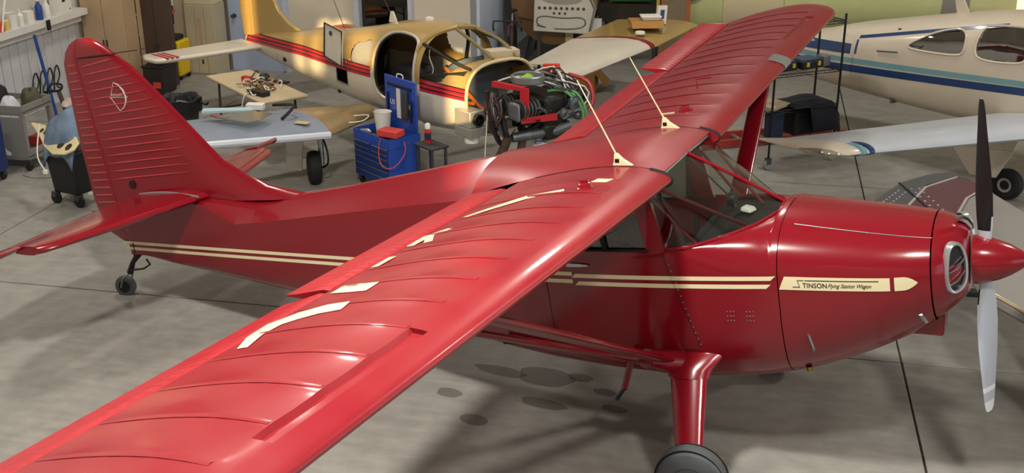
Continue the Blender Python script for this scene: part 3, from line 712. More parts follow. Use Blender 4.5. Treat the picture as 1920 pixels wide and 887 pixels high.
for pl in ([(-1.285, -.02), (-1.245, -.02), (-1.258, .022), (-1.222, .022)], [(-1.215+.0415*k, .022) for k in range(11)]):
    ap(MB().tube([(x, -(side_y(x, bz(x)+d)+.004), bz(x)+d) for x, d in pl], .0028, 5), 'banner_lettering', INK)
# door handle, hinge, seams and rivets on the right side
dh = ap(MB().loft([[Vector((x, -(fw(x)+.004+o), .150+zz*s)) for zz, o in ((-.014, 0), (-.01, .012), (.01, .012), (.014, 0))] for x, s in ((-2.745, .9), (-2.73, 1.1), (-2.66, 1.0), (-2.60, .6), (-2.585, .1))], True, True), 'door_handle', ALU)
ap(MB().tube([(-2.27, -(fw(-2.27)+.004), .205), (-2.06, -(fw(-2.06)+.006), .228)], [.004, .007], 6), 'door_hinge', RED)
def seam(pts, nm='panel_seam', r=.0028): ap(MB().tube([(x, -(side_y(x, z)+.0005), z) for x, z in pts], r, 5), nm, SEAM)
seam([(-2.065, .24), (-2.06, .15), (-2.0, -.05), (-1.94, -.25), (-1.90, -.40)])
seam([(-2.92, .24), (-2.92, 0), (-2.92, -.3), (-2.86, -.42), (-2.2, -.44), (-1.92, -.42)])
rv = MB()
def rivet(x, z, r=.005): rv.lathe([(r, 0), (r*.7, r*.5), (.0005, r*.6)], c=(x, -(side_y(x, z)+.001), z), ax='Y', n=6, M=Matrix.Rotation(PI, 3, 'X'))
for k in range(14): rivet(-2.04+.011*k, .16-.042*k)
for k in range(9): rivet(-1.70+.0+.02*(k % 3), -.15-.03*(k//3)); rivet(-1.58+.02*(k % 3), -.15-.03*(k//3))
ap(rv, 'side_rivets', ALU)['kind'] = 'stuff'
# ------------------------------------------------------------ generic shell on a fuselage-like body
def body_fn(st, e):
    X = [p[0] for p in st]
    def P(x, a, off=0.0):                      # a: 0 bottom .. 1 top, right side negative handled by caller
        w, zb, zt = (smooth(x, X, [p[k] for p in st]) for k in (1, 2, 3))
        th_ = PI*a; ee = e
        y = w*max(0, math.sin(th_))**(2/ee); c = -math.cos(th_); z = (zb+zt)/2 + (zt-zb)/2*abs(c)**(2/ee)*(1 if c > 0 else -1)
        return y+off, z
    def Y(x, z, off=0.0):
        w, zb, zt = (smooth(x, X, [p[k] for p in st]) for k in (1, 2, 3)); u = min(1, abs(2*(z-(zb+zt)/2)/(zt-zb)))
        return w*max(0, 1-u**e)**(1/e)+off
    return P, Y
def shell(name, st, e, parent, mats, pick, hole=None, dx=.03, na=80, cap=True, angle=40):
    P, Y = body_fn(st, e); x0, x1 = st[0][0], st[-1][0]; n = max(2, int(abs(x1-x0)/dx)); b = MB(); idx = []; cols = []
    for i in range(n+1):
        x = lerp(x0, x1, i/n)
        for j in range(2*na):
            a = j/na if j <= na else 2-j/na; sg = 1 if j <= na else -1; y, z = P(x, a); b.v.append((x, sg*y, z))
    m2 = 2*na
    for i in range(n):
        for j in range(m2):
            q = (i*m2+j, i*m2+(j+1) % m2, (i+1)*m2+(j+1) % m2, (i+1)*m2+j)
            c = [sum(b.v[k][d] for k in q)/4 for d in range(3)]
            if hole and hole(*c): continue
            b.f.append(q); cols.append(pick(*c))
    o = b.build(name, mats[0], parent, angle=angle)
    for m in mats[1:]: o.data.materials.append(m)
    if len(mats) > 1:
        for p in o.data.polygons: p.material_index = pick(*p.center)
    return o, P, Y
def panel_on(Y, pts, off, sg, name, m, parent, th=.006):   # polygon (x,z) laid on the body side as a thin pane
    n = len(pts); cx = sum(p[0] for p in pts)/n; cz = sum(p[1] for p in pts)/n; rings = [.0, .35, .7, 1.0]; b = MB(); vs = []
    for r in rings:
        for x, z in pts:
            X, Z = lerp(cx, x, max(r, .02)), lerp(cz, z, max(r, .02)); vs.append((X, sg*(Y(X, Z)+off), Z))
    fs = [tuple(range(n))]
    for k in range(3):
        for i in range(n): fs.append((k*n+i, k*n+(i+1) % n, (k+1)*n+(i+1) % n, (k+1)*n+i))
    return b.add(vs, fs).build(name, m, parent)
def inpoly(x, z, pts):
    c = False; n = len(pts)
    for i in range(n):
        x0, z0 = pts[i]; x1, z1 = pts[(i+1) % n]
        if (z0 > z) != (z1 > z) and x < (x1-x0)*(z-z0)/(z1-z0)+x0: c = not c
    return c
def chaikin(o, k=2):
    for _ in range(k):
        o = [p for i in range(len(o)) for p in ((o[i][0]*.75+o[(i+1) % len(o)][0]*.25, o[i][1]*.75+o[(i+1) % len(o)][1]*.25), (o[i][0]*.25+o[(i+1) % len(o)][0]*.75, o[i][1]*.25+o[(i+1) % len(o)][1]*.75))]
    return o
def sstrip(Y, pts, h, sg, name, m, parent, off=.004):      # pts: (x, z) lower edge polyline
    g = [[Vector((x, sg*(Y(x, z+j*h)+off), z+j*h)) for j in (0, .5, 1)] for x, z in pts]
    return MB().loft(g, False, False).build(name, m, parent)
def along(x0, x1, f, n=30): return [(lerp(x0, x1, k/n), f(lerp(x0, x1, k/n))) for k in range(n+1)]
def rope(pts, r, name, m, parent=None, n=6, k=3):           # smooth tube through points
    P = [Vector(p) for p in pts]; out = []
    for i in range(len(P)-1):
        p0, p1, p2, p3 = P[max(0, i-1)], P[i], P[i+1], P[min(len(P)-1, i+2)]
        for j in range(k):
            t = j/k; out.append(.5*((2*p1)+(p2-p0)*t+(2*p0-5*p1+4*p2-p3)*t*t+(3*p1-p0-3*p2+p3)*t**3))
    out.append(P[-1]); return MB().tube(out, r, n).build(name, m, parent)
def hthing(name, label, cat, s, t, z=0.0, deg=0.0, group=None): return thing(name, label, cat, HW(s, t, z), ANG+math.radians(deg), group)
def solo(b, name, m, label, cat, s, t, z=0.0, deg=0.0, group=None, **k):
    o = b.build(name, m, None, **k); o.location = HW(s, t, z); o.rotation_euler = (0, 0, ANG+math.radians(deg)); return tag(o, label, cat, group)
def caster(parent, x, y, r, h, wheel=None):
    c = MB().box((x, y, r*1.2+(h-r*1.2)/2), (r*.9, r*1.1, h-r*1.2)).build('caster_fork', STEEL, parent)
    MB().lathe([(r*.3, -r*.32), (r*.92, -r*.32), (r, -r*.2), (r, r*.2), (r*.92, r*.32), (r*.3, r*.32)], c=(x, y, r), ax='Y', n=18).build('caster_wheel', wheel or RUB, c)
# ------------------------------------------------------------ left wall, ledge and cabinets
LEDGE = mat('white_ledge_paint', '#d8d8d4', .5, var=.05)
PANEL = mat('white_corrugated_panel', '#c3c6cb', .5, var=.05, vscale=4)
tr = hbox('trim_1', LEDGE, (-11.6, -11.38), (3.5, 8.48), (1.17, 1.26)); struct(tr)
for k in range(23):
    t0 = 3.8+.2*k
    MB().box((-11.585, t0+.1, .58), (.03, .185, 1.16)).build('wall_panel', PANEL, wl, bevel=.008)
tr2 = hbox('trim_2', LEDGE, (-11.6, -11.5), (3.5, 8.48), (1.06, 1.16)); struct(tr2)
CLEARP = mat('translucent_white_plastic', '#dfe0dc', .35); ORANGE = mat('orange_red_plastic', '#d8502c', .4); BLUEP = mat('blue_plastic', '#23498f', .4)
def bottle(label, s, t, z, h, r, m, cap, taper=.45, name='bottle', group=None, deg=0):
    o = hthing(name, label, 'bottle', s, t, z, deg, group)
    MB().lathe([(r*.9, 0), (r, .01), (r, h*.62), (r*taper, h*.8), (r*taper, h*.86), (.001, h*.86)], n=16).build('bottle_body', m, o)
    MB().lathe([(r*taper*1.1, h*.86), (r*taper*1.1, h), (.001, h)], n=12).build('bottle_cap', cap, o); return o
LZ = 1.26
solo(MB().lathe([(.07, 0), (.085, .2), (.09, .205), (.08, .2), (.065, .01), (.001, .01)], n=18), 'jar', CLEARP, 'frosted white plastic tub on the wall ledge', 'tub', -11.49, 6.85, LZ)
bottle('white squeeze bottle beside the frosted tub on the ledge', -11.49, 7.03, LZ, .22, .05, WHITEP, WHITEP, .3)
solo(MB().box((0, 0, .085), (.12, .13, .17)), 'carton', WHITEP, 'small white carton between bottles on the ledge', 'box', -11.49, 7.20, LZ, bevel=.006)
bottle('blue and white spray bottle near the middle of the ledge', -11.49, 7.47, LZ, .30, .05, BLUEP, WHITEP, .4)
bottle('tall white bottle right of the blue bottle on the ledge', -11.49, 7.64, LZ, .26, .055, WHITEP, WHITEP, .5)
bx = hthing('box', 'white box with black printed marks at the right end of the ledge', 'box', -11.47, 7.97, LZ)
MB().box((0, 0, .15), (.16, .30, .30)).build('box_body', WHITEP, bx, bevel=.005)
MB().box((.081, -.04, .2), (.004, .07, .05)).build('print_mark', INK, bx); MB().box((.081, .1, .06), (.004, .02, .02)).build('print_mark', INK, bx)
for k, (t, m, lb) in enumerate([(6.58, ORANGE, 'orange red spray can lying left of the frosted tub on the ledge'), (6.70, mat('yellowed_plastic', '#d6c27a', .5), 'yellowed cup behind the orange can on the ledge')]):
    solo(MB().lathe([(.045, 0), (.05, .01), (.05, .12), (.03, .14), (.001, .14)], n=14), ('spray_can', 'cup')[k], m, lb, ('can', 'cup')[k], -11.48, t, LZ)
solo(MB().box((0, 0, .07), (.02, .07, .14)), 'hook_bracket', BLACK, 'small black bracket hung over the ledge edge', 'bracket', -11.36, 7.46, 1.12)
rope([HW(-11.4, 6.5, 1.27), HW(-11.42, 6.65, 1.6), HW(-11.42, 6.85, 1.95)], .012, 'white_tube', WHITEP); tag(bpy.data.objects['white_tube'], 'thin white tube leaning across the tubs on the ledge', 'tube')
# tall cabinets along the left wall
TANC = mat('tan_cabinet_paint', '#b59b7c', .5, var=.07, vscale=2.5); BROWN = mat('dark_brown_cabinet', '#4a3a30', .55, var=.12, vscale=3, stretch=(1, 1, .2))
c = hthing('storage_cabinet', 'tall tan double-door storage cabinet in the left corner by the ledge', 'cabinet', -11.18, 8.70)
part('cabinet_body', TANC, c, ((0, .01, 1.1), (.70, .32, 2.2)))
for x in (-.175, .175):
    d = part('cabinet_door', TANC, c, ((x, -.165, 1.12), (.342, .02, 2.1)), bevel=.004)
    part('door_handle', STEEL, d, ((x*.16, -.185, .72), (.015, .02, .12)))
c = hthing('open_shelf', 'narrow open shelf unit packed with dark jars beside the tan cabinet', 'shelf', -10.93, 9.08)
part('shelf_frame', TANC, c, ((-.16, 0, 1.1), (.02, .40, 2.2)), ((.12, 0, 1.1), (.02, .40, 2.2)), ((0, .19, 1.1), (.28, .02, 2.2)))
for z in (.08, .45, .80, 1.10, 1.45, 1.8): part('shelf_board', TANC, c, ((-.02, -.01, z), (.26, .37, .025)))
JARS = [(1.115, .16, '#2b2d33', 'dark', .05), (.465, .18, '#1c1c1e', 'black', .05), (1.465, .15, '#39465a', 'slate blue', .05), (.465, .14, '#5d6068', 'grey', -.06), (1.115, .13, '#3d3a38', 'brown black', -.06)]
for z, h, col, nm, dx_ in JARS:
    bottle('%s jar on the open shelf beside the tan cabinet' % nm, -10.95+dx_, 8.96, z, h, .045, mat('jar_'+nm.replace(' ', '_'), col, .3), BLACK, .7, name='jar')
solo(MB().lathe([(.02, 0), (.08, .02), (.10, .12), (.08, .2), (.04, .24), (.02, .25)], n=14), 'plastic_bag', mat('crumpled_clear_plastic', '#b9bcc0', .25, var=.2, bump=.8, bscale=18), 'crumpled clear plastic bag on the open shelf', 'bag', -10.94, 8.99, .815)
c = hthing('brown_cabinet', 'tall dark brown wooden cabinet with two doors left of the water cooler', 'cabinet', -10.60, 9.20)
part('cabinet_body', BROWN, c, ((0, -.14, 1.05), (.46, .14, 2.1)))
for x in (-.115, .115):
    d = part('cabinet_door', BROWN, c, ((x, -.22, 1.05), (.222, .02, 2.06)), bevel=.004)
    part('door_knob', STEEL, d, ((x*.25, -.24, .62), (.02, .02, .05)))
c = hthing('water_cooler', 'grey water cooler with dark vent standing right of the brown cabinet', 'water cooler', -10.84, 9.72, 0, 0)
GREYM = mat('light_grey_metal', '#a9a9a6', .35, metal=.3); MB().lathe([(.11, 0), (.11, .78), (.10, .80), (.001, .80)], n=20).build('cooler_body', GREYM, c)
MB().box((0, 0, 1.21), (.24, .24, .26)).build('cooler_top', WHITEP, c, bevel=.02)
vt = MB().box((0, 0, .94), (.21, .21, .28)).build('vent_panel', BLACK, c)
for k in range(5): MB().box((-.08+.04*k, -.11, .94), (.012, .012, .26)).build('vent_bar', GREYM, vt)
BOARD = mat('beige_board', '#c5b698', .6, var=.06)
b = MB(); b.hexa([(-.02, -.14, 0), (.02, -.14, 0), (.02, .14, 0), (-.02, .14, 0)], [(.14, -.14, 2.1), (.18, -.14, 2.1), (.18, .14, 2.1), (.14, .14, 2.1)])
solo(b, 'board', BOARD, 'beige board leaning on the wall right of the water cooler', 'board', -10.72, 9.96, 0, 90)
c = hthing('locker', 'beige three-panel metal locker left of the pale blue door', 'locker', -10.27, 9.95)
LOCK = mat('beige_locker_paint', '#b8ac90', .45, var=.05)
part('locker_body', LOCK, c, ((0, .02, .56), (.50, .38, 1.12)))
for x in (-.165, 0, .165):
    d = part('locker_door', LOCK, c, ((x, -.18, .57), (.158, .02, 1.08)), bevel=.003)
    if x == 0:
        part('door_recess', TANC, d, ((x, -.192, .62), (.05, .006, .6))); part('latch_plate', STEEL, d, ((x, -.193, .22), (.03, .008, .07)))
solo(MB().box((0, 0, .16), (.5, .36, .32)), 'storage_box', mat('cream_box', '#cbbf9e', .5), 'cream box lying on top of the beige locker', 'box', -10.27, 9.96, 1.12, bevel=.01)
# door and frame in the back wall
BLD = mat('pale_blue_door_paint', '#a9b7cf', .4, var=.04)
d1 = hbox('door_1', BLD, (-10.0, -9.05), (10.25, 10.30), (0, 2.1)); struct(d1)
k_ = MB().lathe([(.001, -.08), (.03, -.075), (.032, -.05), (.015, -.03), (.015, 0), (.035, 0), (.035, .01)], c=(-9.9, 10.25, .88), ax='Y', n=14).build('door_knob', STEEL, d1)
DFR = mat('brown_grey_door_frame', '#6f675c', .5)
struct(hbox('trim_3', DFR, (-10.08, -10.0), (10.2, 10.32), (0, 2.15)))
for i, (a, b_) in enumerate([(-9.06, -8.98), (-7.86, -7.78), (-6.98, -6.92)]):
    struct(hbox('trim_%d' % (4+i), BLUEW, (a, b_), (10.22, 10.32), (0, 2.7)))
DGL = clear('dark_window_glass', '#4c4a46', .1)
w1 = hbox('window_1', DGL, (-7.78, -6.98), (10.37, 10.38), (.35, 2.6)); struct(w1)
struct(hbox('wall_room_behind', mat('dark_room_wall', '#3b332b', .8, var=.3, vscale=3), (-9.0, -6.2), (12.6, 12.7), (0, 3)))
DT = mat('grey_tan_wall_recess', '#7b7363', .7)
struct(hbox('wall_panel_tan', DT, (-9.05-.55, -9.06), (10.27, 10.30), (2.12, ROOFZ)))
# yellow mop bucket, black tote, trash can
YEL = mat('yellow_plastic', '#e0bd1c', .4)
c = hthing('mop_bucket', 'yellow mop bucket with a black bent hose beside the locker', 'bucket', -10.58, 9.50)
MB().hexa([(-.13, -.16, .06), (.13, -.16, .06), (.13, .16, .06), (-.13, .16, .06)], [(-.16, -.19, .62), (.16, -.19, .62), (.16, .19, .62), (-.16, .19, .62)]).build('bucket_body', YEL, c, bevel=.03)
MB().box((.0, -.02, .66), (.22, .24, .08)).build('wringer', BLACK, c, bevel=.02)
for x in (-.1, .1):
    for y in (-.13, .13): caster(c, x, y, .035, .07)
rope([(-.02, -.12, .60), (-.05, -.14, .75), (-.04, -.10, .92), (.0, .0, 1.02)], .018, 'hose', BLACK, c); rope([(0, 0, 1.02), (.02, .04, 1.08)], .022, 'hose_tip', mat('red_plastic', '#b3262a', .4), c)
c = hthing('tote', 'black plastic tote with an orange label in front of the brown cabinet', 'tote', -10.38, 8.60)
MB().hexa([(-.13, -.20, 0), (.13, -.20, 0), (.13, .20, 0), (-.13, .20, 0)], [(-.16, -.24, .42), (.16, -.24, .42), (.16, .24, .42), (-.16, .24, .42)]).build('tote_body', mat('dark_brown_plastic', '#2e2926', .5), c, bevel=.02)
MB().box((0, 0, .43), (.35, .51, .03)).build('tote_lid', BLACK, c, bevel=.01); MB().box((.05, -.225, .16), (.12, .012, .09)).build('tote_label', ORANGE, c)
c = hthing('trash_can', 'open trash can lined with a black plastic bag beside the folding table', 'trash can', -8.80, 6.22)
MB().lathe([(.18, 0), (.24, .56), (.22, .56), (.17, .02), (.001, .02)], n=24).build('can_body', mat('dark_grey_plastic', '#2b2c2e', .5), c)
b = MB(); n = 40; prof = [(.245, .40), (.262, .50), (.27, .585), (.25, .60), (.225, .575), (.19, .40), (.16, .2)]
secs = [[Vector(((r*(1+.05*math.sin(7*a)+.04*math.sin(13*a+h*9)))*math.cos(a), (r*(1+.05*math.sin(7*a)+.04*math.sin(13*a+h*9)))*math.sin(a), h+.015*math.sin(5*a+1))) for a in [2*PI*k/n for k in range(n)]] for r, h in prof]
b.loft(secs, True, False).build('bag_liner', mat('black_bag_plastic', '#1b1c1f', .3, bump=.6, bscale=25), c)
rope([(.27, .02, .55), (.33, .05, .5), (.38, .03, .54)], .015, 'bag_tie', MATS['black_bag_plastic'], c)
bottle('silver bottle on the floor behind the trash can', -9.75, 7.3, 0, .36, .06, mat('silver_bottle', '#a9aca9', .3, metal=.7), WHITEP, .5)
# utility cart, blue cabinet at the frame edge
GCART = mat('grey_cart_plastic', '#82817e', .55, var=.06)
c = hthing('utility_cart', 'grey two-shelf utility cart loaded with bags at the left edge', 'cart', -10.42, 5.02, 0, 90)
L_, W_ = .82, .95
for z in (.16, .70): part('cart_shelf', GCART, c, ((0, 0, z), (W_*.62, L_, .05)), ((-.29, 0, z+.045), (.02, L_, .09)), ((.29, 0, z+.045), (.02, L_, .09)), ((0, -.40, z+.045), (.58, .02, .09)), ((0, .40, z+.045), (.58, .02, .09)))
for x in (-.27, .27):
    for y in (-.38, .38): part('cart_post', GCART, c, ((x, y, .43), (.05, .05, .52))); caster(c, x, y, .055, .14)
part('cart_back', GCART, c, ((-.29, 0, .43), (.015, .72, .44)))
LUMP = [('yellow_bag', '#d8b23a', 'yellow folded cloth on the top shelf of the grey cart', 'cloth', -10.46, 4.80, .09, .09), ('plastic_bag', '#c9ced6', 'white plastic bag on the top shelf of the grey cart', 'bag', -10.26, 4.86, .10, .14), ('olive_bag', '#4a4a38', 'dark olive bag bulging behind the white plastic bag on the cart', 'bag', -10.14, 5.11, .12, .18), ('black_bag', '#1c1d20', 'black bag heaped at the left end of the grey cart', 'bag', -10.60, 5.08, .15, .26)]
def lump(r, h, seed, n=18, m=9):
    rnd = random.Random(seed); ph = [rnd.uniform(0, 6.28) for _ in range(4)]; secs = []
    for i in range(m):
        a = PI/2*i/(m-1); rr = r*max(.02, math.cos(a)**.6); q = []
        for k in range(n):
            b = 2*PI*k/n; f_ = 1+.13*math.sin(3*b+ph[0])+.09*math.sin(5*b+ph[1]+a*3)+.05*math.sin(9*b+ph[2]-a*4); q.append(Vector((rr*f_*math.cos(b), rr*f_*math.sin(b), h*math.sin(a)*(1+.12*math.sin(2*b+ph[3])))))
        secs.append(q)
    return MB().loft(secs, True, True)
for i, (nm, col, lb, ct, s, t, r, h) in enumerate(LUMP): solo(lump(r, h, i), nm, mat('cloth_'+nm, col, .7, var=.2, vscale=9, bump=.5, bscale=14), lb, ct, s, t, .726)
o = rope([HW(-10.0, 5.25, .84), HW(-9.95, 5.28, .93), HW(-9.90, 5.4, .90), HW(-10.0, 5.5, .80), HW(-10.2, 5.45, .78)], .014, 'cable', BLACK); tag(o, 'black cable looped over the right corner of the grey cart', 'cable')
solo(lump(.16, .12, 9), 'rag_pile', mat('white_rags', '#c8c4ba', .8, bump=.5), 'white rags on the lower shelf of the grey cart', 'rags', -10.3, 4.85, .19)
solo(MB().box((0, 0, .06), (.3, .22, .12)), 'red_case', mat('red_case_plastic', '#a8342c', .45), 'red flat case on the lower shelf of the grey cart', 'case', -10.12, 5.22, .19, bevel=.015)
BLUET = mat('blue_tool_paint', '#1f3f8f', .3, coat=.3, var=.05)
c = hthing('tool_cabinet', 'dark blue tool cabinet cut by the left frame edge', 'cabinet', -10.35, 4.25, 0, 90)
part('cabinet_body', mat('dark_blue_paint', '#1c2f63', .35), c, ((0, 0, .48), (.40, .50, .72)), bevel=.01)
for k in range(5): d = part('drawer', MATS['dark_blue_paint'], c, ((-.205, 0, .22+.13*k), (.012, .46, .115)), bevel=.004); part('drawer_pull', ALU, d, ((-.215, 0, .265+.13*k), (.012, .42, .014)))
for x in (-.15, .15):
    for y in (-.2, .2): caster(c, x, y, .05, .13)
c = hthing('floor_lead', 'pale lead trailing on the floor beside the grey cart', 'lead', -9.9, 4.62)
rope([(-.2, .1, .01), (-.1, -.06, .01), (.1, -.12, .01), (.3, -.05, .01), (.4, .1, .01)], .006, 'lead', mat('pale_lead', '#a99f8c', .6), c)
# rolling black bin with the wing rib and the denim heap
c = hthing('rolling_bin', 'black rolling bin standing beside the red airplane tail', 'bin', -8.86, 3.86, 0, -14)
MB().hexa([(-.18, -.14, .13), (.18, -.14, .13), (.18, .16, .13), (-.18, .16, .13)], [(-.22, -.17, .62), (.22, -.17, .62), (.22, .19, .62), (-.22, .19, .62)]).build('bin_body', mat('black_bin_plastic', '#17181a', .45), c, bevel=.02)
for x in (-.17, .17):
    for y in (-.13, .15): caster(c, x, y, .065, .14)
c = hthing('wing_rib', 'cream tapered wing rib with round holes lying on the black bin', 'wing rib', -8.86, 3.80, .63, -32)
rib = [(-.74, .07), (-.40, .10), (-.1, .13), (.2, .12), (.36, .06), (.38, -.02), (.30, -.10), (.1, -.15), (-.15, -.11), (-.4, -.02)]
RIBM = mat('cream_primer', '#d9cc9c', .5, var=.06); tl_ = Matrix.Rotation(math.radians(38), 3, 'X')
MB().prism(rib, lambda a, b, t: tl_ @ Vector((a, b, t+.12)), -.012, .012).build('rib_web', RIBM, c)
MB().tube([tl_ @ Vector((a, b, .12)) for a, b in rib+rib[:1]], .014, 6).build('rib_cap', RIBM, c)
for x, y, rx in [(-.43, .035, .028), (-.33, .035, .035), (-.22, .02, .05), (-.08, .0, .06), (.12, -.03, .05), (.28, -.02, .045)]:
    MB().lathe([(rx, 0), (rx, .004), (.001, .004)], c=tl_ @ Vector((x, y, .133)), M=tl_, n=18).build('lightening_hole', BLACK, c)
DEN = mat('blue_grey_denim', '#6d8199', .9, var=.35, vscale=5, bump=.7, bscale=9)
b = MB(); g = []
for i in range(15):
    row = []
    for j in range(15):
        u, v = i/14, j/14; x = lerp(-.24, .24, u); y = lerp(-.2, .22, v); h = .20-.75*(u-.5)**2-.9*(v-.55)**2 + .03*math.sin(9*u+4*v)+.02*math.sin(14*v-5*u)
        row.append(Vector((x, y, h-max(0, (.2-v))*.9)))
    g.append(row)
b.loft(g, False, False); o = solo(b, 'denim_jacket', DEN, 'faded blue denim jacket heaped on the cream wing rib', 'jacket', -8.84, 3.84, .86, -20)
sm_ = o.modifiers.new('thickness', 'SOLIDIFY'); sm_.thickness = .02
solo(lump(.075, .07, 3), 'cap', mat('brown_and_white_cloth', '#7a4a3c', .8, var=.5, second='#d9d0c4', vscale=6), 'brown and white cloth cap on top of the denim jacket', 'cap', -8.87, 3.98, 1.06)
c = hthing('extension_cord', 'white cord with a plug hanging over the black bin', 'cord', -8.86, 3.55, 0)
rope([(-.14, .06, .95), (-.15, .0, .80), (-.13, -.08, .62), (-.06, -.10, .5)], .007, 'cord_lead', WHITEP, c); MB().box((-.05, -.10, .47), (.05, .03, .05)).build('plug', WHITEP, c, bevel=.006)
o = rope([HW(-11.05, 6.66, 1.22), HW(-10.95, 6.75, .02)], .022, 'pole', BLUEP, None, 8, 1); tag(o, 'blue pole standing in front of the white wall panels', 'pole')
c = hthing('wire_coil', 'black wire loops hanging on the white wall panels left of the fin', 'wire', -11.5, 7.35)
for k in range(4):
    rope([(0, -.30+.17*k, .20), (.01, -.25+.17*k, .48), (0, -.15+.17*k, .56), (.01, -.13+.17*k, .42), (0, -.22+.17*k, .28), (.0, -.12+.17*k, .22)], .011, 'wire_loop', BLACK, c)
o = rope([HW(-11.0, 7.05, .02), HW(-11.1, 7.08, .35)], .03, 'short_post', BROWN, None, 8, 1); tag(o, 'short brown post standing by the black wire loops', 'post')
tape = solo(MB().box((0, 0, .003), (.16, .02, .006)), 'red_tape_strip', mat('red_tape', '#8c4a42', .7), 'thin red strip lying on the floor near the black bin', 'strip', -8.45, 3.60)
# ------------------------------------------------------------ tan and white low-wing airplane under repair
PDEG = -36.0
pip = hthing('light_airplane', 'tan and white low-wing airplane with its engine exposed and red stripes', 'airplane', -4.45, 5.40, 0, PDEG)
PTAN = mat('tan_gold_paint', '#a98e55', .28, coat=.4); PWHT = mat('cream_white_paint', '#d9d3c3', .3, coat=.3, var=.03)
PRED = mat('stripe_red', '#b32534', .35); PBLK = mat('stripe_black', '#1a1416', .4); PFRAME = mat('cream_frame_edge', '#d8c79a', .35)
PST = [(-5.55, .05, .74, .92), (-5.0, .13, .70, 1.02), (-4.0, .28, .63, 1.19), (-3.0, .42, .57, 1.36), (-2.2, .52, .53, 1.52), (-1.6, .56, .52, 1.66), (-1.1, .57, .53, 1.72), (-.7, .56, .55, 1.69)]
def pz(x): return tab(x, [-5.5, -3.5, -1.6, 0], [.86, 1.0, 1.06, 1.08])
door = chaikin([(-1.60, .86), (-1.60, 1.35), (-1.50, 1.57), (-1.2, 1.63), (-.86, 1.60), (-.80, 1.45), (-.80, .90), (-1.2, .80)], 2)
win = chaikin([(-2.14, 1.12), (-2.12, 1.36), (-2.0, 1.40), (-1.72, 1.47), (-1.68, 1.42), (-1.68, 1.14)], 2)
farwin = chaikin([(-1.55, 1.2), (-1.50, 1.52), (-1.2, 1.58), (-.88, 1.56), (-.86, 1.2)], 2)
bag = [(-2.52, .84), (-2.52, 1.16), (-2.22, 1.16), (-2.22, .84)]
def phole(x, y, z):
    if y < 0: return inpoly(x, z, door) or inpoly(x, z, win) or inpoly(x, z, bag)
    return inpoly(x, z, farwin)
PP, PY = None, None
pb, PP, PY = shell('fuselage', PST, 2.5, pip, [PWHT, PTAN], lambda x, y, z: 1 if z > pz(x)+.05 else 0, phole, .025, 90)
# forward body from the door post to the open cowl edge
def ring(x, w, zb, zt, e=2.8, n=48, f=1.0):
    out = []
    for k in range(n):
        a = 2*PI*k/n; ca, sa = math.cos(a), math.sin(a); out.append(Vector((x, w*abs(ca)**(2/e)*(1 if ca > 0 else -1), (zb+zt)/2+(zt-zb)/2*abs(sa)**(2/e)*(1 if sa > 0 else -1))))
    return out
PST2 = [(-.80, .56, .55, 1.30), (-.5, .55, .57, 1.36), (-.2, .53, .60, 1.42), (.06, .51, .62, 1.44)]
def fhole(x, y, z): return x < -.14-.9*y*y and z > 1.17+.25*max(0, x+.5)
pf, FP, FY = shell('nose_section', PST2, 2.8, pip, [PWHT, PTAN], lambda x, y, z: 1 if z > pz(x)+.05 else 0, fhole, .02, 80)
MB().tube(ring(.06, .51, .62, 1.44) + ring(.06, .51, .62, 1.44)[:1], .018, 8).build('cowl_edge', PFRAME, pip)
MB().loft([ring(-.42, .50, .62, 1.40), ring(-.45, .05, .98, 1.02)], True, True).build('firewall', mat('blue_grey_firewall', '#6e7a86', .45, metal=.3, var=.15, vscale=6), pip)
# stripes
for sg in (-1, 1):
    for k in range(3):
        d = .045*k
        sstrip(PY, along(-5.5, -1.66, lambda x: pz(x)+d-.02), .036, sg, 'side_stripe', PRED, pip); sstrip(PY, along(-5.5, -1.66, lambda x: pz(x)+d+.012), .012, sg, 'stripe_line', PBLK, pip, .006)
        sstrip(FY, along(-.79, .04, lambda x: pz(x)+d-.02, 12), .036, sg, 'side_stripe', PRED, pip); sstrip(FY, along(-.79, .04, lambda x: pz(x)+d+.012, 12), .012, sg, 'stripe_line', PBLK, pip, .006)
# rear side window, door frame, baggage door
panel_on(PY, win, -.01, -1, 'rear_side_window', mat('hazy_window', '#9a9a92', .25, coat=.3), pip)
MB().tube([(x, -(PY(x, z)+.004), z) for x, z in door+door[:1]], .018, 8).build('door_frame', mat('pale_metal_frame', '#c9c4b4', .35, metal=.3), pip)
MB().tube([(x, -(PY(x, z)-.02), z) for x, z in [(lerp(-1.2, x, .94), lerp(1.2, z, .95)) for x, z in door+door[:1]]], .014, 6).build('door_seal', RUB, pip)
MB().tube([(x, -(PY(x, z)+.003), z) for x, z in bag+bag[:1]], .010, 6).build('baggage_frame', ALU, pip)
bd = MB().hexa([(-2.54, -.60, 1.17), (-2.08, -.66, 1.12), (-2.08, -.68, 1.12), (-2.54, -.62, 1.17)], [(-2.52, -.58, 1.58), (-2.06, -.64, 1.54), (-2.06, -.66, 1.54), (-2.52, -.60, 1.58)])
bdo = bd.build('baggage_door', mat('grey_white_lining', '#cfc9bb', .5, var=.06), pip, bevel=.008)
MB().lathe([(.03, 0), (.03, .006), (.001, .006)], c=(-2.34, -.64, 1.48), ax='Y', n=16, M=Matrix.Rotation(PI, 3, 'X')).build('door_lock', STEEL, bdo)
MB().tube([(-2.54, -.625, 1.17), (-2.08, -.685, 1.12), (-2.06, -.665, 1.54), (-2.52, -.605, 1.58), (-2.54, -.625, 1.17)], .010, 6).build('door_trim', BLACK, bdo)
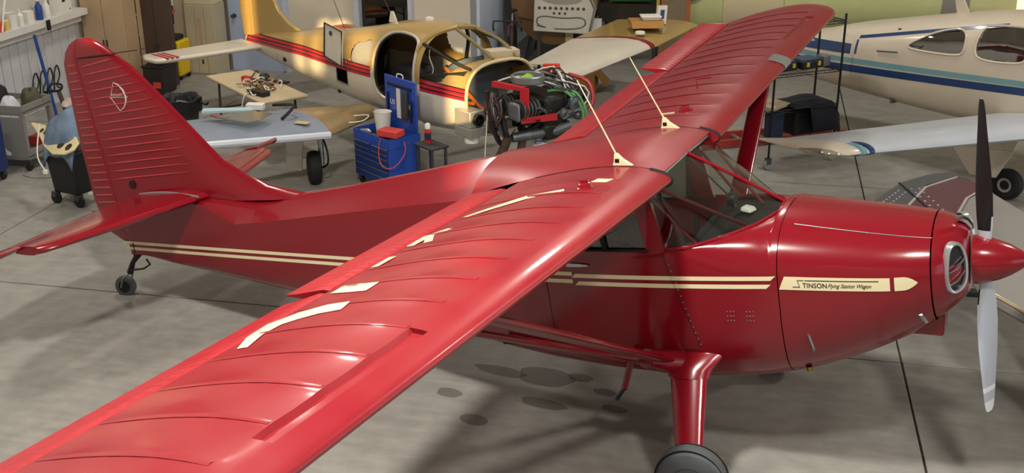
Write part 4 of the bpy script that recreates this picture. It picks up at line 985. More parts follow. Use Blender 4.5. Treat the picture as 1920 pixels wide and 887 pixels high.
# windshield frame: hoop, two braces, pillar
WF = mat('olive_window_frame', '#8a7a4c', .4); WB = mat('black_window_seal', '#20201c', .5)
for sg in (-1, 1):
    rope([(-.80, sg*.50, 1.12), (-.82, sg*.52, 1.30), (-.80, sg*.46, 1.52), (-.74, sg*.30, 1.65), (-.70, 0, 1.70)], .03, 'windshield_hoop', PTAN, pip)
    rope([(-.76, sg*.44, 1.56), (-.5, sg*.47, 1.52), (-.2, sg*.45, 1.44), (.0, sg*.38, 1.38)], .018, 'windshield_edge', WB, pip)
rope([(-.70, -.02, 1.69), (-.4, -.02, 1.58), (-.05, -.02, 1.44)], .018, 'windshield_brace', WF, pip); 
rope([(-.70, .30, 1.64), (-.35, .34, 1.56), (0, .30, 1.42)], .02, 'windshield_brace', WF, pip)
rope([(-1.15, .50, 1.2), (-1.10, .50, 1.45), (-1.06, .42, 1.62)], .025, 'cabin_pillar', WB, pip)
MB().hexa([(-.78, -.48, 1.16), (-.05, -.44, 1.30), (-.05, .44, 1.30), (-.78, .48, 1.16)], [(-.78, -.48, 1.20), (-.05, -.44, 1.36), (-.05, .44, 1.36), (-.78, .48, 1.20)]).build('glare_shield', mat('dark_olive_dash', '#2a281f', .7), pip)
MB().box((-1.5, 0, .70), (1.5, .84, .04)).build('cabin_floor', DARKIN, pip); MB().box((-2.62, 0, .98), (.04, .78, .66)).build('cabin_bulkhead', DARKIN, pip)
MB().box((-1.75, .18, .86), (.42, .4, .42)).build('seat', SEAT, pip, bevel=.06)
rope([(-.82, -.30, 1.50), (-.84, -.30, 1.38), (-.80, -.28, 1.25), (-.82, -.28, 1.18)], .007, 'hanging_lead', WHITEP, pip)
# fin, rudder, stabilator
def slab(name, m, out, fn, t=.03, parent=pip, bevel=.01): return MB().prism(out, fn, -t, t).build(name, m, parent, bevel=bevel)
yz = lambda a, b, t: Vector((a, t, b))
slab('fin', PTAN, [(-4.1, 1.18), (-4.35, 1.24), (-4.6, 1.38), (-4.85, 1.7), (-5.0, 2.05), (-5.35, 2.05), (-5.32, .95), (-4.6, 1.05)], yz)
rd = slab('rudder', PTAN, [(-5.36, 2.05), (-5.33, .93), (-5.62, .90), (-5.68, 1.3), (-5.60, 2.05)], yz, .025)
for k in range(6): MB().box((-5.48, -.027, 1.05+.16*k), (.26, .006, .008)).build('rudder_rib', PTAN, rd)
for sg in (-1, 1):
    slab('stabilator', PWHT if sg < 0 else PTAN, [(-4.95, .10*sg), (-5.02, 1.55*sg), (-5.08, 1.68*sg), (-5.30, 1.72*sg), (-5.5, 1.66*sg), (-5.55, .10*sg)], lambda a, b, t: Vector((a, b, .84+t)), .035, bevel=.03)
    for k in range(3): slab('stabilator_stripe', PRED, [(-4.99, (1.36+.07*k)*sg), (-4.99, (1.40+.07*k)*sg), (-5.40, (1.44+.07*k)*sg), (-5.40, (1.40+.07*k)*sg)], lambda a, b, t: Vector((a, b, .876+t)), .003, bevel=0)
MB().lathe([(.03, 0), (.03, .02), (.001, .02)], c=(-4.1, -(PY(-4.1, .82)), .82), ax='Y', n=14, M=Matrix.Rotation(PI, 3, 'X')).build('static_port', BLACK, pip)
MB().tube([(-3.0, 0, 1.36), (-3.28, .0, 1.80)], .005, 5).build('roof_aerial', STEEL, pip); MB().tube([(-1.9, 0, 1.60), (-2.25, .0, 2.05)], .005, 5).build('roof_aerial', STEEL, pip)
MB().prism([(-2.0, 1.58), (-1.85, 1.60), (-1.92, 1.72), (-1.96, 1.72)], lambda a, b, t: Vector((a, t, b)), -.012, .012).build('aerial_base', PWHT, pip)
MB().lathe([(.05, 0), (.045, .03), (.001, .04)], c=(-1.2, 0, 1.715), n=14).build('beacon', WHITEP, pip)
# right wing stub with gear
WGREY = mat('blue_grey_wing_walk', '#7f8896', .6, var=.08, vscale=5); WLE = mat('white_leading_edge', '#ccd2dc', .35)
def wing_slab(name, m, parent, quad, th, zof=None):
    # quad: list of (x,y,z) LE-in, LE-out, TE-out, TE-in; lofted with an airfoil thickness
    a, b, c_, d = [Vector(q) for q in quad]; secs = []
    us = [0, .02, .06, .15, .3, .5, .75, 1]; hs = [0, .35, .6, .88, 1, .85, .48, .05]
    for k in range(9):
        t = k/8; l = a.lerp(b, t); e = d.lerp(c_, t); th_ = lerp(th[0], th[1], t)
        secs.append([l.lerp(e, u)+Vector((0, 0, th_*h)) for u, h in zip(us, hs)] + [l.lerp(e, u)-Vector((0, 0, th_*h*.6)) for u, h in list(reversed(list(zip(us, hs))))[:-1]])
    return MB().loft(secs, True, True).build(name, m, parent)
rw = wing_slab('right_wing', WGREY, pip, [(-.98, -1.60, .68), (-1.36, -3.05, .76), (-2.30, -3.05, .80), (-2.15, -1.35, .70)], (.09, .07))
MB().tube([(-.975, -1.60, .68), (-1.355, -3.05, .76)], .04, 8).build('leading_edge', WLE, rw)
BRN = mat('brown_wing_root_skin', '#8a7550', .35, coat=.3, var=.15, vscale=4)
wing_slab('wing_root', BRN, pip, [(-1.50, -.62, .62), (-.98, -1.62, .67), (-2.15, -1.35, .70), (-2.05, -.50, .62)], (.10, .09))
gw = MB().lathe([(.08, -.06), (.14, -.075), (.18, -.06), (.195, -.02), (.195, .02), (.18, .06), (.14, .075), (.08, .06)], c=(-1.42, -1.56, .195), ax='Y', n=30, M=Matrix.Rotation(-.45, 3, 'Z')).build('main_tyre', RUB, pip)
MB().lathe([(.001, -.05), (.03, -.07), (.085, -.06), (.09, .06), (.03, .07), (.001, .05)], c=(-1.42, -1.56, .195), ax='Y', n=20, M=Matrix.Rotation(-.45, 3, 'Z')).build('wheel_hub', STEEL, gw)
MB().tube([(-1.43, -1.46, .68), (-1.43, -1.45, .40), (-1.42, -1.46, .2)], .035, 10).build('gear_leg', ALU, pip)
rope([(-1.35, -1.47, .55), (-1.22, -1.50, .42), (-1.22, -1.5, .28), (-1.33, -1.5, .2)], .012, 'brake_hose', BLACK, pip)
MB().hexa([(-1.72, -1.75, .14), (-1.62, -1.60, .12), (-1.60, -1.62, .12), (-1.70, -1.77, .14)], [(-1.62, -1.78, .62), (-1.50, -1.62, .62), (-1.46, -1.64, .62), (-1.58, -1.80, .62)]).build('gear_fairing', PWHT, pip, bevel=.01)
# left wing still bolted on, root end open
lw = wing_slab('left_wing', mat('pale_white_wing', '#cdc6b6', .35, coat=.3, var=.04), pip, [(-.24, 1.33, .93), (-.62, 3.25, 1.0), (-1.85, 3.0, .98), (-1.30, 1.62, .93)], (.11, .10))
lt = wing_slab('left_wing_tip', PTAN, pip, [(-.64, 3.37, 1.0), (-1.05, 4.75, 1.05), (-2.25, 4.35, 1.03), (-1.87, 3.10, .98)], (.10, .06))
for k in range(4): wing_slab('wing_stripe', PRED if k % 2 == 0 else PBLK, lw, [(-.62-.006*k, 3.25+.03*k, 1.0), (-.626-.006*k, 3.28+.03*k, 1.0), (-1.86, 3.03+.025*k, .98), (-1.86, 3.0+.025*k, .98)], (.102, .102))
for u, r in ((.3, .05), (.48, .045), (.65, .035)):
    p = Vector((-.24, 1.33, .945)).lerp(Vector((-1.30, 1.62, .94)), u); MB().lathe([(r, 0), (r, .008), (.001, .008)], c=p+Vector((-.0, -.012, .02)), ax='Y', n=16, M=Matrix.Rotation(PI, 3, 'X')).build('lightening_hole', BLACK, lw)
MB().tube([(-.24, 1.34, .95), (-.05, 1.0, .90), (-.3, .55, .85)], .035, 8).build('wing_spar', STEEL, pip)
MB().tube([(-1.0, 1.5, .92), (-1.05, 1.0, .85), (-1.1, .55, .80)], .05, 8).build('wing_spar', STEEL, pip)
MB().lathe([(.03, -.0), (.03, .01), (.001, .01)], c=(-.80, 3.62, .98), ax='X', n=12).build('tie_down_ring', WHITEP, pip)
# --- engine
DKE = mat('oily_engine_black', '#26241f', .5, metal=.3, var=.4, vscale=14); GRE = mat('grey_cast_metal', '#6d7073', .4, metal=.6, var=.15, vscale=10); BAF = mat('red_baffle', '#b8252d', .4)
eng = MB(); eng.box((.56, .12, 1.00), (.58, .34, .34)); eng.box((.60, .12, .78), (.5, .34, .2))
e0 = eng.build('engine_crankcase', DKE, pip, bevel=.05)
for sg in (-1, 1):
    for k in range(2):
        cx = .42+.28*k; cy = .12+sg*.34
        cyl = MB().lathe([(.10, -.14), (.10, .14)], c=(cx, cy, 1.05), ax='Y', n=18).build('cylinder', DKE, e0)
        for j in range(5): MB().lathe([(.118, -.006), (.118, .006)], c=(cx, cy-.10+.05*j, 1.05), ax='Y', n=18).build('cooling_fin', GRE, cyl)
        MB().box((cx, cy+sg*.16, 1.05), (.17, .06, .2)).build('rocker_cover', GRE, cyl, bevel=.03)
rng = MB().lathe([(.17, 0), (.18, .01), (.18, .075), (.165, .085), (.155, .075), (.15, .015), (.001, .015)], c=(.58, -.08, 1.30), n=30).build('air_filter_ring', mat('grey_ring_metal', '#8d9192', .4, metal=.6), pip)
MB().lathe([(.148, .018), (.148, .03), (.001, .03)], c=(.58, -.08, 1.30), n=24).build('filter_element', mat('dark_olive_filter', '#2e3018', .8), rng)
GRN = mat('lime_green_cloth', '#93c33f', .7, bump=.6, var=.15); o = lump(.075, .05, 21).build('green_rag', GRN, rng); o.location = (.58, -.08, 1.332)
for k in range(14):
    rnd = random.Random(k+200); x, y, z = rnd.uniform(.35, .88), rnd.uniform(-.3, .5), rnd.uniform(.78, 1.22); r = rnd.uniform(.025, .06); ax_ = rnd.choice('XYZ')
    MB().lathe([(r*.6, 0), (r, .01), (r, r*1.6), (r*.7, r*1.9), (r*.3, r*2.2), (.001, r*2.2)], c=(x, y, z), ax=ax_, n=14).build('engine_accessory', rnd.choice([GRE, DKE, BLACK, STEEL, mat('tan_fitting', '#8a7b5c', .5, metal=.4)]), e0)
for k in range(10):
    rnd = random.Random(k+300); rope([(rnd.uniform(.3, .9), rnd.uniform(-.3, .5), rnd.uniform(.75, 1.2)) for _ in range(4)], rnd.uniform(.010, .018), 'engine_pipe', rnd.choice([GRE, BLACK, BLACK, STEEL]), e0)
# red baffles
MB().hexa([(.36, -.34, 1.26), (.72, -.24, 1.26), (.72, -.30, 1.26), (.36, -.40, 1.26)], [(.36, -.34, 1.32), (.72, -.24, 1.30), (.72, -.30, 1.30), (.36, -.40, 1.32)]).build('baffle', BAF, pip)
MB().hexa([(.72, -.30, .96), (.80, -.26, .96), (.80, -.28, .96), (.72, -.32, .96)], [(.72, -.30, 1.30), (.80, -.26, 1.30), (.80, -.28, 1.30), (.72, -.32, 1.30)]).build('baffle', BAF, pip)
MB().hexa([(.76, -.30, .92), (.90, .06, .92), (.90, .04, .92), (.76, -.34, .92)], [(.76, -.30, .98), (.90, .06, 1.0), (.90, .04, 1.0), (.76, -.34, .98)]).build('baffle', BAF, pip)
rope([(.55, .56, 1.28), (.75, .66, 1.22), (.84, .66, 1.05), (.84, .60, .92)], .022, 'baffle_edge', BAF, pip)
MB().hexa([(.30, .40, 1.28), (.50, .46, 1.28), (.50, .50, 1.28), (.30, .44, 1.28)], [(.30, .40, 1.38), (.48, .46, 1.40), (.48, .50, 1.40), (.30, .44, 1.38)]).build('baffle_plate', mat('orange_red_plate', '#d8452a', .4), pip, bevel=.01)
MB().hexa([(.74, -.22, .99), (.86, .02, 1.0), (.70, .06, 1.06), (.60, -.2, 1.05)], [(.74, -.22, 1.03), (.86, .02, 1.04), (.70, .06, 1.12), (.60, -.2, 1.12)]).build('intake_cover', GRE, pip, bevel=.03)
# pulleys, exhaust, hoses
for y, z, r in ((.30, 1.06, .085), (.14, .98, .06), (.36, .92, .05)):
    pu = MB().lathe([(.02, 0), (r*.8, .01), (r, .0), (r, .03), (r*.8, .02), (.02, .04), (.001, .04)], c=(.90, y, z), ax='X', n=22).build('pulley', GRE, pip)
    MB().lathe([(r*.35, .03), (r*.3, .045), (.001, .045)], c=(.90, y, z), ax='X', n=14).build('pulley_bolt', STEEL, pu)
MB().tube([(.62, -.34, .74), (.72, -.12, .76), (.80, .10, .78), (.86, .28, .82)], [.05, .062, .07, .05], 14).build('exhaust_muffler', mat('dull_steel_exhaust', '#7e8285', .35, metal=.9, var=.2, vscale=8), pip)
MB().tube([(.56, -.34, .74), (.50, -.36, .60), (.42, -.36, .44)], .05, 12).build('exhaust_pipe', mat('rusty_exhaust', '#5e4c3e', .6, metal=.5, var=.3, vscale=12), pip)
MB().tube([(.66, -.22, .73), (.62, -.22, .58), (.56, -.22, .46)], .045, 12).build('exhaust_pipe', MATS['rusty_exhaust'], pip)
rope([(.30, -.42, 1.2), (.42, -.45, .9), (.48, -.42, .7), (.46, -.30, .6)], .03, 'duct_hose', BLACK, pip)
rope([(.30, -.30, 1.2), (.5, -.38, .95), (.55, -.36, .74)], .035, 'duct_hose', BLACK, pip)
ORT = mat('orange_mount_tube', '#b0632a', .4); 
for a, b in (((-.40, -.42, 1.34), (.30, -.30, .82)), ((-.40, .42, 1.34), (.30, .40, .82)), ((-.40, -.42, .68), (.34, -.10, 1.12)), ((-.40, .42, .68), (.34, .3, 1.12)), ((-.4, -.36, .95), (.05, -.40, 1.02))):
    MB().tube([a, b], .022, 8).build('engine_mount_tube', ORT, pip)
MB().tube([(-.30, -.44, 1.22), (.0, -.44, .98)], .018, 8).build('brace_rod', ALU, pip)
GB = mat('lime_green_strap', '#6aa866', .6)
for pts in ([(.70, .20, 1.22), (.84, .30, 1.18), (.93, .36, 1.05), (.95, .40, .90), (.94, .38, .62)], [(.72, .28, 1.2), (.88, .36, 1.16), (.95, .42, 1.0), (.95, .46, .85)], [(.66, .14, 1.18), (.82, .22, 1.2), (.92, .30, 1.1)]):
    rope(pts, .014, 'green_strap', GB, pip)
for k in range(18):
    rnd = random.Random(k); rope([(.2+rnd.uniform(0, .3), rnd.uniform(-.3, .4), 1.25+rnd.uniform(0, .08)), (.45+rnd.uniform(0, .2), rnd.uniform(-.1, .5), 1.30+rnd.uniform(0, .1)), (.75+rnd.uniform(0, .1), rnd.uniform(.2, .6), 1.2), (.86, rnd.uniform(.2, .6), 1.0)], .009, 'ignition_lead', random.Random(k+3).choice([GRE, BLACK, WHITEP, STEEL]), pip)
for k in range(16):
    rnd = random.Random(k+40); rope([(.25+rnd.uniform(0, .3), -.40, 1.2), (.3+rnd.uniform(0, .3), -.46, 1.0), (.3+rnd.uniform(0, .3), -.42, .75)], .01, 'loose_wire', random.Random(k+9).choice([BLACK, STEEL, mat('rust_wire', '#6a3a28', .6)]), pip)
rope([(.34, -.44, 1.12), (.36, -.48, .8), (.33, -.48, .5), (.35, -.48, .38)], .006, 'white_lead', WHITEP, pip)
# battery box / heat box at the near side
MB().box((.12, -.52, .90), (.26, .20, .18)).build('heater_box', mat('bare_aluminium_box', '#b6b4aa', .4, metal=.5), pip, bevel=.01)
MB().lathe([(.065, 0), (.065, .05), (.05, .05), (.05, 0)], c=(.25, -.52, .90), ax='X', n=18).build('duct_flange', BLACK, pip)
MB().box((.14, -.52, .76), (.28, .22, .10)).build('battery_box', mat('grey_box_paint', '#8b8a80', .5), pip, bevel=.008)
MB().lathe([(.08, 0), (.085, .07), (.001, .07)], c=(.16, -.52, .63), n=16).build('drain_cup', WHITEP, pip)
MB().lathe([(.06, 0), (.08, .13), (.085, .14), (.07, .13), (.05, .01), (.001, .01)], c=(.75, -.06, .52), n=18).build('oil_cup', mat('pale_blue_white_plastic', '#cdd6e2', .4), pip)
MB().tube([(.75, -.13, .65), (.75, -.10, .76), (.75, .02, .65)], .006, 5).build('cup_wire', STEEL, pip)
# ------------------------------------------------------------ blue tool chest
c = hthing('tool_chest', 'blue rolling tool chest with raised lid in front of the tan airplane', 'tool chest', -5.66, 5.06, 0, -38)
W_, D_ = .70, .42
BLB = mat('bright_blue_tool_paint', '#2249a8', .3, coat=.3, var=.04)
MB().box((0, 0, .33), (W_, D_, .44)).build('chest_body', BLB, c, bevel=.008)
part('top_rim', BLB, c, ((0, -D_/2, .60), (W_, .012, .11)), ((0, D_/2, .60), (W_, .012, .11)), ((-W_/2, 0, .60), (.012, D_, .11)), ((W_/2, 0, .60), (.012, D_, .11)))
part('tray', DARKIN, c, ((0, 0, .556), (W_-.02, D_-.02, .01)))
DRB = mat('dark_blue_drawer_paint', '#1b3576', .35)
for x, w, z, h in [(-.175, .32, .515, .055), (.175, .32, .515, .055), (-.175, .32, .455, .05), (.175, .32, .455, .05), (0, .67, .395, .06), (0, .67, .325, .07), (0, .67, .25, .07), (0, .67, .165, .09)]:
    d = part('drawer', DRB, c, ((x, -D_/2-.006, z), (w, .012, h)), bevel=.003); part('drawer_pull', ALU, d, ((x, -D_/2-.016, z+h*.36), (w*.94, .012, .010)))
for x in (-.3, .3):
    for y in (-.16, .16): part('chest_leg', BLB, c, ((x, y, .12), (.04, .04, .06))); caster(c, x, y, .045, .11)
MB().tube([(-W_/2-.002, -.15, .52), (-W_/2-.05, -.15, .54), (-W_/2-.05, .15, .54), (-W_/2-.002, .15, .52)], .010, 8).build('side_handle', ALU, c)
ld = MB().box((0, D_/2+.005, .93), (W_*.86, .03, .58)).build('lid', BLB, c, bevel=.008)
rope([(-.06, D_/2, 1.215), (-.05, D_/2, 1.26), (.05, D_/2, 1.26), (.06, D_/2, 1.215)], .007, 'lid_handle', WHITEP, ld)
MB().box((-.0, D_/2-.016, 1.125), (.46, .012, .025)).build('magnet_strip', BLACK, ld)
MB().box((-.02, D_/2-.016, .93), (.075, .006, .34)).build('paper_strip', mat('paper_white', '#d9d6cb', .7), ld)
for body, x in (('US', -.20), ('GEN', .03)):
    t_ = text_mb(body, .085, .15); warp(t_, lambda a, b, z, x=x: (x+a*1.0, D_/2-.014, .90+b)).build('lid_lettering', WHITEP, ld)
MB().box((-.23, D_/2-.02, .90), (.02, .02, .26)).build('hanging_file', BLACK, ld, bevel=.006)
MB().tube([(.245, D_/2-.03, 1.0), (.235, D_/2-.03, .76)], .012, 8).build('hanging_driver', BLACK, ld)
o = MB().hexa([(.09, D_/2-.07, .78), (.19, D_/2-.07, .78), (.19, D_/2-.02, .78), (.09, D_/2-.02, .78)], [(.10, D_/2-.05, 1.10), (.18, D_/2-.05, 1.10), (.18, D_/2-.02, 1.10), (.10, D_/2-.02, 1.10)]).build('hanging_glove', mat('dark_grey_glove', '#3a3833', .8, bump=.6), ld, bevel=.02)
def onchest(name, b, m, lb, ct, x, y, z, deg=0, **k):
    a = ANG+math.radians(-38); p = HW(-5.66, 5.06)+Vector((x*math.cos(a)-y*math.sin(a), x*math.sin(a)+y*math.cos(a), z))
    o = b.build(name, m, None, **k); o.location = p; o.rotation_euler = (0, 0, a+math.radians(deg)); return tag(o, lb, ct)
onchest('white_bucket', MB().lathe([(.075, 0), (.10, .26), (.105, .265), (.095, .26), (.07, .01), (.001, .01)], n=22), WHITEP, 'white plastic pail standing in the blue tool chest', 'pail', -.17, .07, .562)
REDC = mat('coral_red_case', '#c8403a', .45)
onchest('red_tool_case', MB().box((0, 0, .04), (.26, .17, .08)), REDC, 'coral red plastic tool case on the right end of the tool chest', 'case', .24, -.10, .66, 20, bevel=.012)
onchest('yellow_knob_tool', MB().lathe([(.02, 0), (.03, .02), (.028, .06), (.001, .07)], n=12), YEL, 'yellow knob handle among the dark tools in the chest', 'tool', -.03, -.04, .562)
for k, (x, y, a_, ln) in enumerate([(-.02, .06, 20, .34), (.06, -.02, 32, .32), (.0, -.12, 12, .3), (-.24, -.12, 5, .18)]):
    onchest(['air_ratchet', 'long_wrench', 'grip_pliers', 'silver_clamp'][k], MB().tube([(-ln/2, 0, .025), (-ln/6, 0, .03), (ln/4, 0, .04), (ln/2, 0, .035)], [.012, .02, .026, .012], 8), [BLACK, STEEL, mat('olive_handle', '#4a4632', .6), GREYM][k], ['black air ratchet lying across the tools in the chest', 'steel wrench lying beside the red tool case', 'olive handled pliers near the front of the tool chest', 'grey clamp at the left end of the tool chest'][k], 'tool', x, y, .562+.01*k, a_)
a = ANG+math.radians(-38); cho = HW(-5.66, 5.06)
def cp_(x, y, z): return cho+Vector((x*math.cos(a)-y*math.sin(a), x*math.sin(a)+y*math.cos(a), z))
o = rope([cp_(.24, -.24, .66), cp_(.22, -.26, .50), cp_(.30, -.27, .36), cp_(.42, -.20, .36), cp_(.44, -.06, .50), cp_(.40, -.04, .62)], .006, 'air_hose', mat('red_hose', '#c04848', .5)); tag(o, 'thin red hose looped over the side of the tool chest', 'hose')
# spray can on a creeper stool right of the chest
st = hthing('work_stool', 'low dark work stool right of the blue tool chest', 'stool', -5.06, 4.78, 0, -38)
part('stool_top', mat('dark_stool', '#34383c', .6), st, ((0, 0, .60), (.34, .24, .03)), bevel=.01)
for x in (-.14, .14):
    for y in (-.09, .09): part('stool_leg', STEEL, st, ((x, y, .30), (.025, .025, .58)))
sp_ = hthing('spray_can', 'red capped spray can with black label standing on the dark stool', 'spray can', -5.10, 4.80, .615)
MB().lathe([(.034, 0), (.036, .005), (.036, .15), (.03, .165), (.001, .166)], n=18).build('can_body', mat('can_red', '#b3303a', .3), sp_)
MB().lathe([(.0365, .04), (.0365, .12)], n=18).build('can_label', mat('label_dark', '#2c2a3a', .4), sp_); MB().lathe([(.03, .166), (.03, .21), (.02, .225), (.001, .225)], n=16).build('can_cap', WHITEP, sp_)
# ------------------------------------------------------------ folding table with parts and wires
tb_ = hthing('folding_table', 'beige folding table covered with wires and small tools', 'table', -7.85, 6.45, 0, -42)
TBT = mat('beige_table_top', '#c2b191', .5, var=.05)
MB().box((0, 0, .725), (1.75, .62, .04)).build('table_top', TBT, tb_, bevel=.015)
for x in (-.62, .62):
    MB().tube([(x, -.24, .70), (x, -.26, .02), (x, -.26, .012)], .016, 8).build('table_leg', mat('brown_steel', '#4b443c', .4, metal=.5), tb_); MB().tube([(x, .24, .70), (x, .26, .012)], .016, 8).build('table_leg', MATS['brown_steel'], tb_)
    MB().tube([(x, -.25, .35), (x, .25, .35)], .012, 6).build('leg_brace', MATS['brown_steel'], tb_)
a2 = ANG+math.radians(-42); tbo = HW(-7.85, 6.45)
def tp_(x, y, z): return tbo+Vector((x*math.cos(a2)-y*math.sin(a2), x*math.sin(a2)+y*math.cos(a2), z))
def ontable(name, b, m, lb, ct, x, y, deg=0, z=.747, **k):
    o = b.build(name, m, None, **k); o.location = tp_(x, y, z); o.rotation_euler = (0, 0, a2+math.radians(deg)); return tag(o, lb, ct)
ontable('red_box', MB().box((0, 0, .035), (.12, .08, .07)), MATS['red_plastic'], 'small red box on the folding table', 'box', -.22, -.02, 20, bevel=.006)
ontable('black_tray', MB().box((0, 0, .03), (.30, .12, .06)), BLACK, 'black parts tray near the right end of the folding table', 'tray', .52, -.18, 12, bevel=.01)
ontable('flat_bar', MB().box((0, 0, .012), (.55, .08, .024)), DARKIN, 'long dark flat bar across the folding table', 'bar', -.02, .20, 35)
ontable('cable_bundle', lump(.07, .06, 31), BLACK, 'small dark cable bundle at the far end of the folding table', 'cable', -.25, .24)
WC = [mat('brown_wire', '#7a5536', .6), mat('tan_wire', '#b99a66', .6), mat('grey_wire', '#8d8d88', .6), BLACK, WHITEP]
wt = thing('wire_harness', 'tangled brown and tan wire harness spread over the folding table', 'wires', tp_(.2, 0, .745), a2)
for k in range(26):
    rnd = random.Random(k+70); x, y = rnd.uniform(-.25, .35), rnd.uniform(-.2, .2); pts = []
    for j in range(5): pts.append((x, y, .012+rnd.uniform(0, .06))); x += rnd.uniform(-.16, .16); y += rnd.uniform(-.1, .1); x = max(-.4, min(.45, x)); y = max(-.27, min(.27, y))
    rope(pts, .008, 'wire', WC[k % 5], wt)
o = rope([tp_(-.2, -.05, .77), tp_(-.35, .1, .76), tp_(-.6, .28, .78), tp_(-.72, .36, .70)], .008, 'power_cord', BLACK); tag(o, 'black power cord running off the far corner of the folding table', 'cord')
o = rope([tp_(.4, -.25, .76), tp_(.42, -.33, .74), tp_(.38, -.36, .6), tp_(.33, -.37, .52)], .008, 'white_cable', WHITEP); tag(o, 'white cable hanging off the front of the folding table', 'cord')
# loose things on the blue-grey wing: plastic covers, clamps, cables
a3 = ANG+math.radians(PDEG); pio = HW(-4.45, 5.40)
def pp_(x, y, z): return pio+Vector((x*math.cos(a3)-y*math.sin(a3), x*math.sin(a3)+y*math.cos(a3), z))
CLP = clear('clear_plastic_sheet', '#dfe3e0', .25, .15)
def onwing(name, b, m, lb, ct, x, y, z, deg=0, **k):
    o = b.build(name, m, None, **k); o.location = pp_(x, y, z); o.rotation_euler = (0, 0, a3+math.radians(deg)); return tag(o, lb, ct)
onwing('plastic_cover', MB().prism([(-.25, -.2), (.2, -.22), (.26, -.1), (.2, .2), (-.22, .18)], lambda a, b, t: Vector((a, b, t)), 0, .012), CLP, 'clear plastic cover lying on the blue-grey wing', 'plastic cover', -1.62, -2.25, .885, 20)
onwing('shop_towel', MB().hexa([(-.28, -.05, 0), (.28, -.06, 0), (.26, .05, 0), (-.26, .06, 0)], [(-.28, -.05, .03), (.28, -.06, .015), (.26, .05, .02), (-.26, .06, .035)]), mat('pale_cyan_cloth', '#a8c4cc', .8, bump=.4), 'pale blue shop towel strip on the blue-grey wing', 'towel', -1.95, -2.3, .885, 60)
onwing('white_bracket', MB().box((0, 0, .035), (.20, .10, .07)), WHITEP, 'white plastic block beside the towel on the blue-grey wing', 'block', -1.95, -1.95, .845, 40, bevel=.01)
onwing('maroon_plate', MB().box((0, 0, .008), (.22, .08, .016)), mat('maroon_plate_paint', '#8e4a44', .5), 'small maroon plate under the clear cover on the blue-grey wing', 'plate', -1.85, -2.45, .862, 15)
onwing('masking_sheet', MB().box((0, 0, .004), (.16, .09, .008)), mat('tan_sheet', '#bfae86', .6), 'small tan sheet near the wing root of the tan airplane', 'sheet', -1.25, -1.78, .795, 30)
o = rope([pp_(-2.0, -1.7, .84), pp_(-1.8, -1.62, .87), pp_(-1.6, -1.66, .90), pp_(-1.5, -1.8, .86), pp_(-1.52, -1.88, .80)], .018, 'black_strap', BLACK); tag(o, 'black strap lying over the blue-grey wing near its root', 'strap')
o = rope([pp_(-1.1, -1.2, .80), pp_(-.95, -1.1, .82), pp_(-.85, -1.25, .80), pp_(-.9, -1.4, .80)], .006, 'thin_cord', WHITEP); tag(o, 'thin white cord curled on the brown wing root', 'cord')
# ------------------------------------------------------------ white low-wing airplane with blue stripes (right)
bon = hthing('touring_airplane', 'cream white low-wing airplane with navy and teal stripes at the right', 'airplane', .69, 6.61, 0, -38)
BW = mat('warm_white_paint', '#cdc3b0', .3, coat=.4, var=.03); NAVY = mat('navy_stripe', '#1d3a66', .3, coat=.3); TEAL = mat('teal_stripe', '#6f9aa2', .3, coat=.3)
BST = [(-3.4, .08, 1.08, 1.22), (-2.8, .28, .98, 1.34), (-2.05, .47, .90, 1.50), (-1.57, .52, .86, 1.64), (-.87, .56, .82, 1.80), (-.23, .58, .79, 1.94), (.37, .58, .78, 2.05), (1.0, .57, .78, 2.08), (1.5, .56, .79, 1.95)]
w1p = chaikin([(-.54, 1.57), (-.44, 1.66), (-.17, 1.81), (.17, 1.89), (.21, 1.62), (.1, 1.575), (-.3, 1.56)], 2)
w2p = chaikin([(.33, 1.90), (.31, 1.66), (.40, 1.57), (.86, 1.60), (.92, 1.68), (.92, 1.96), (.8, 1.98), (.42, 1.95)], 2)
bh = lambda x, y, z: inpoly(x, z, w1p) or inpoly(x, z, w2p)
bf, BP, BYs = shell('fuselage', BST, 3.0, bon, [BW], lambda x, y, z: 0, bh, .03, 90)
SMK = clear('smoky_window', '#6d6f6c', .25)
for sg in (-1, 1):
    for wp in (w1p, w2p):
        panel_on(BYs, wp, -.012, sg, 'cabin_window', SMK, bon)
        MB().tube([(x, sg*(BYs(x, z)+.002), z) for x, z in wp+wp[:1]], .014, 6).build('window_frame', BW if sg else BW, bon)
    sstrip(BYs, along(-2.7, 1.3, lambda x: tab(x, [-3.2, -1.6, .9, 1.3], [1.24, 1.245, 1.365, 1.38])), .062, sg, 'teal_band', TEAL, bon)
    sstrip(BYs, along(-2.7, 1.3, lambda x: tab(x, [-3.2, -1.6, .9, 1.3], [1.13, 1.135, 1.27, 1.29])), .085, sg, 'navy_band', NAVY, bon)
    sstrip(BYs, along(-1.20, .6, lambda x: tab(x, [-1.2, .24, .6], [1.565, 1.885, 1.955])), .035, sg, 'roof_line', NAVY, bon)
    sstrip(BYs, along(-2.1, -1.28, lambda x: tab(x, [-2.1, -1.28], [1.33, 1.37])), .12, sg, 'tail_panel', NAVY, bon)
    sstrip(BYs, [(-1.22, 1.38), (-1.19, 1.385)], .17, sg, 'slash_line', NAVY, bon)
MB().tube([(-.62, -(BYs(-.62, 1.48)+.01), 1.50), (-.9, -(BYs(-.9, 1.45)+.01), 1.47)], .008, 6).build('door_latch', STEEL, bon)
MB().box((.25, 0, .96), (1.5, .8, .04)).build('cabin_floor', DARKIN, bon); MB().box((-.7, 0, 1.3), (.04, .9, .9)).build('cabin_bulkhead', mat('grey_cabin_lining', '#55534e', .8), bon)
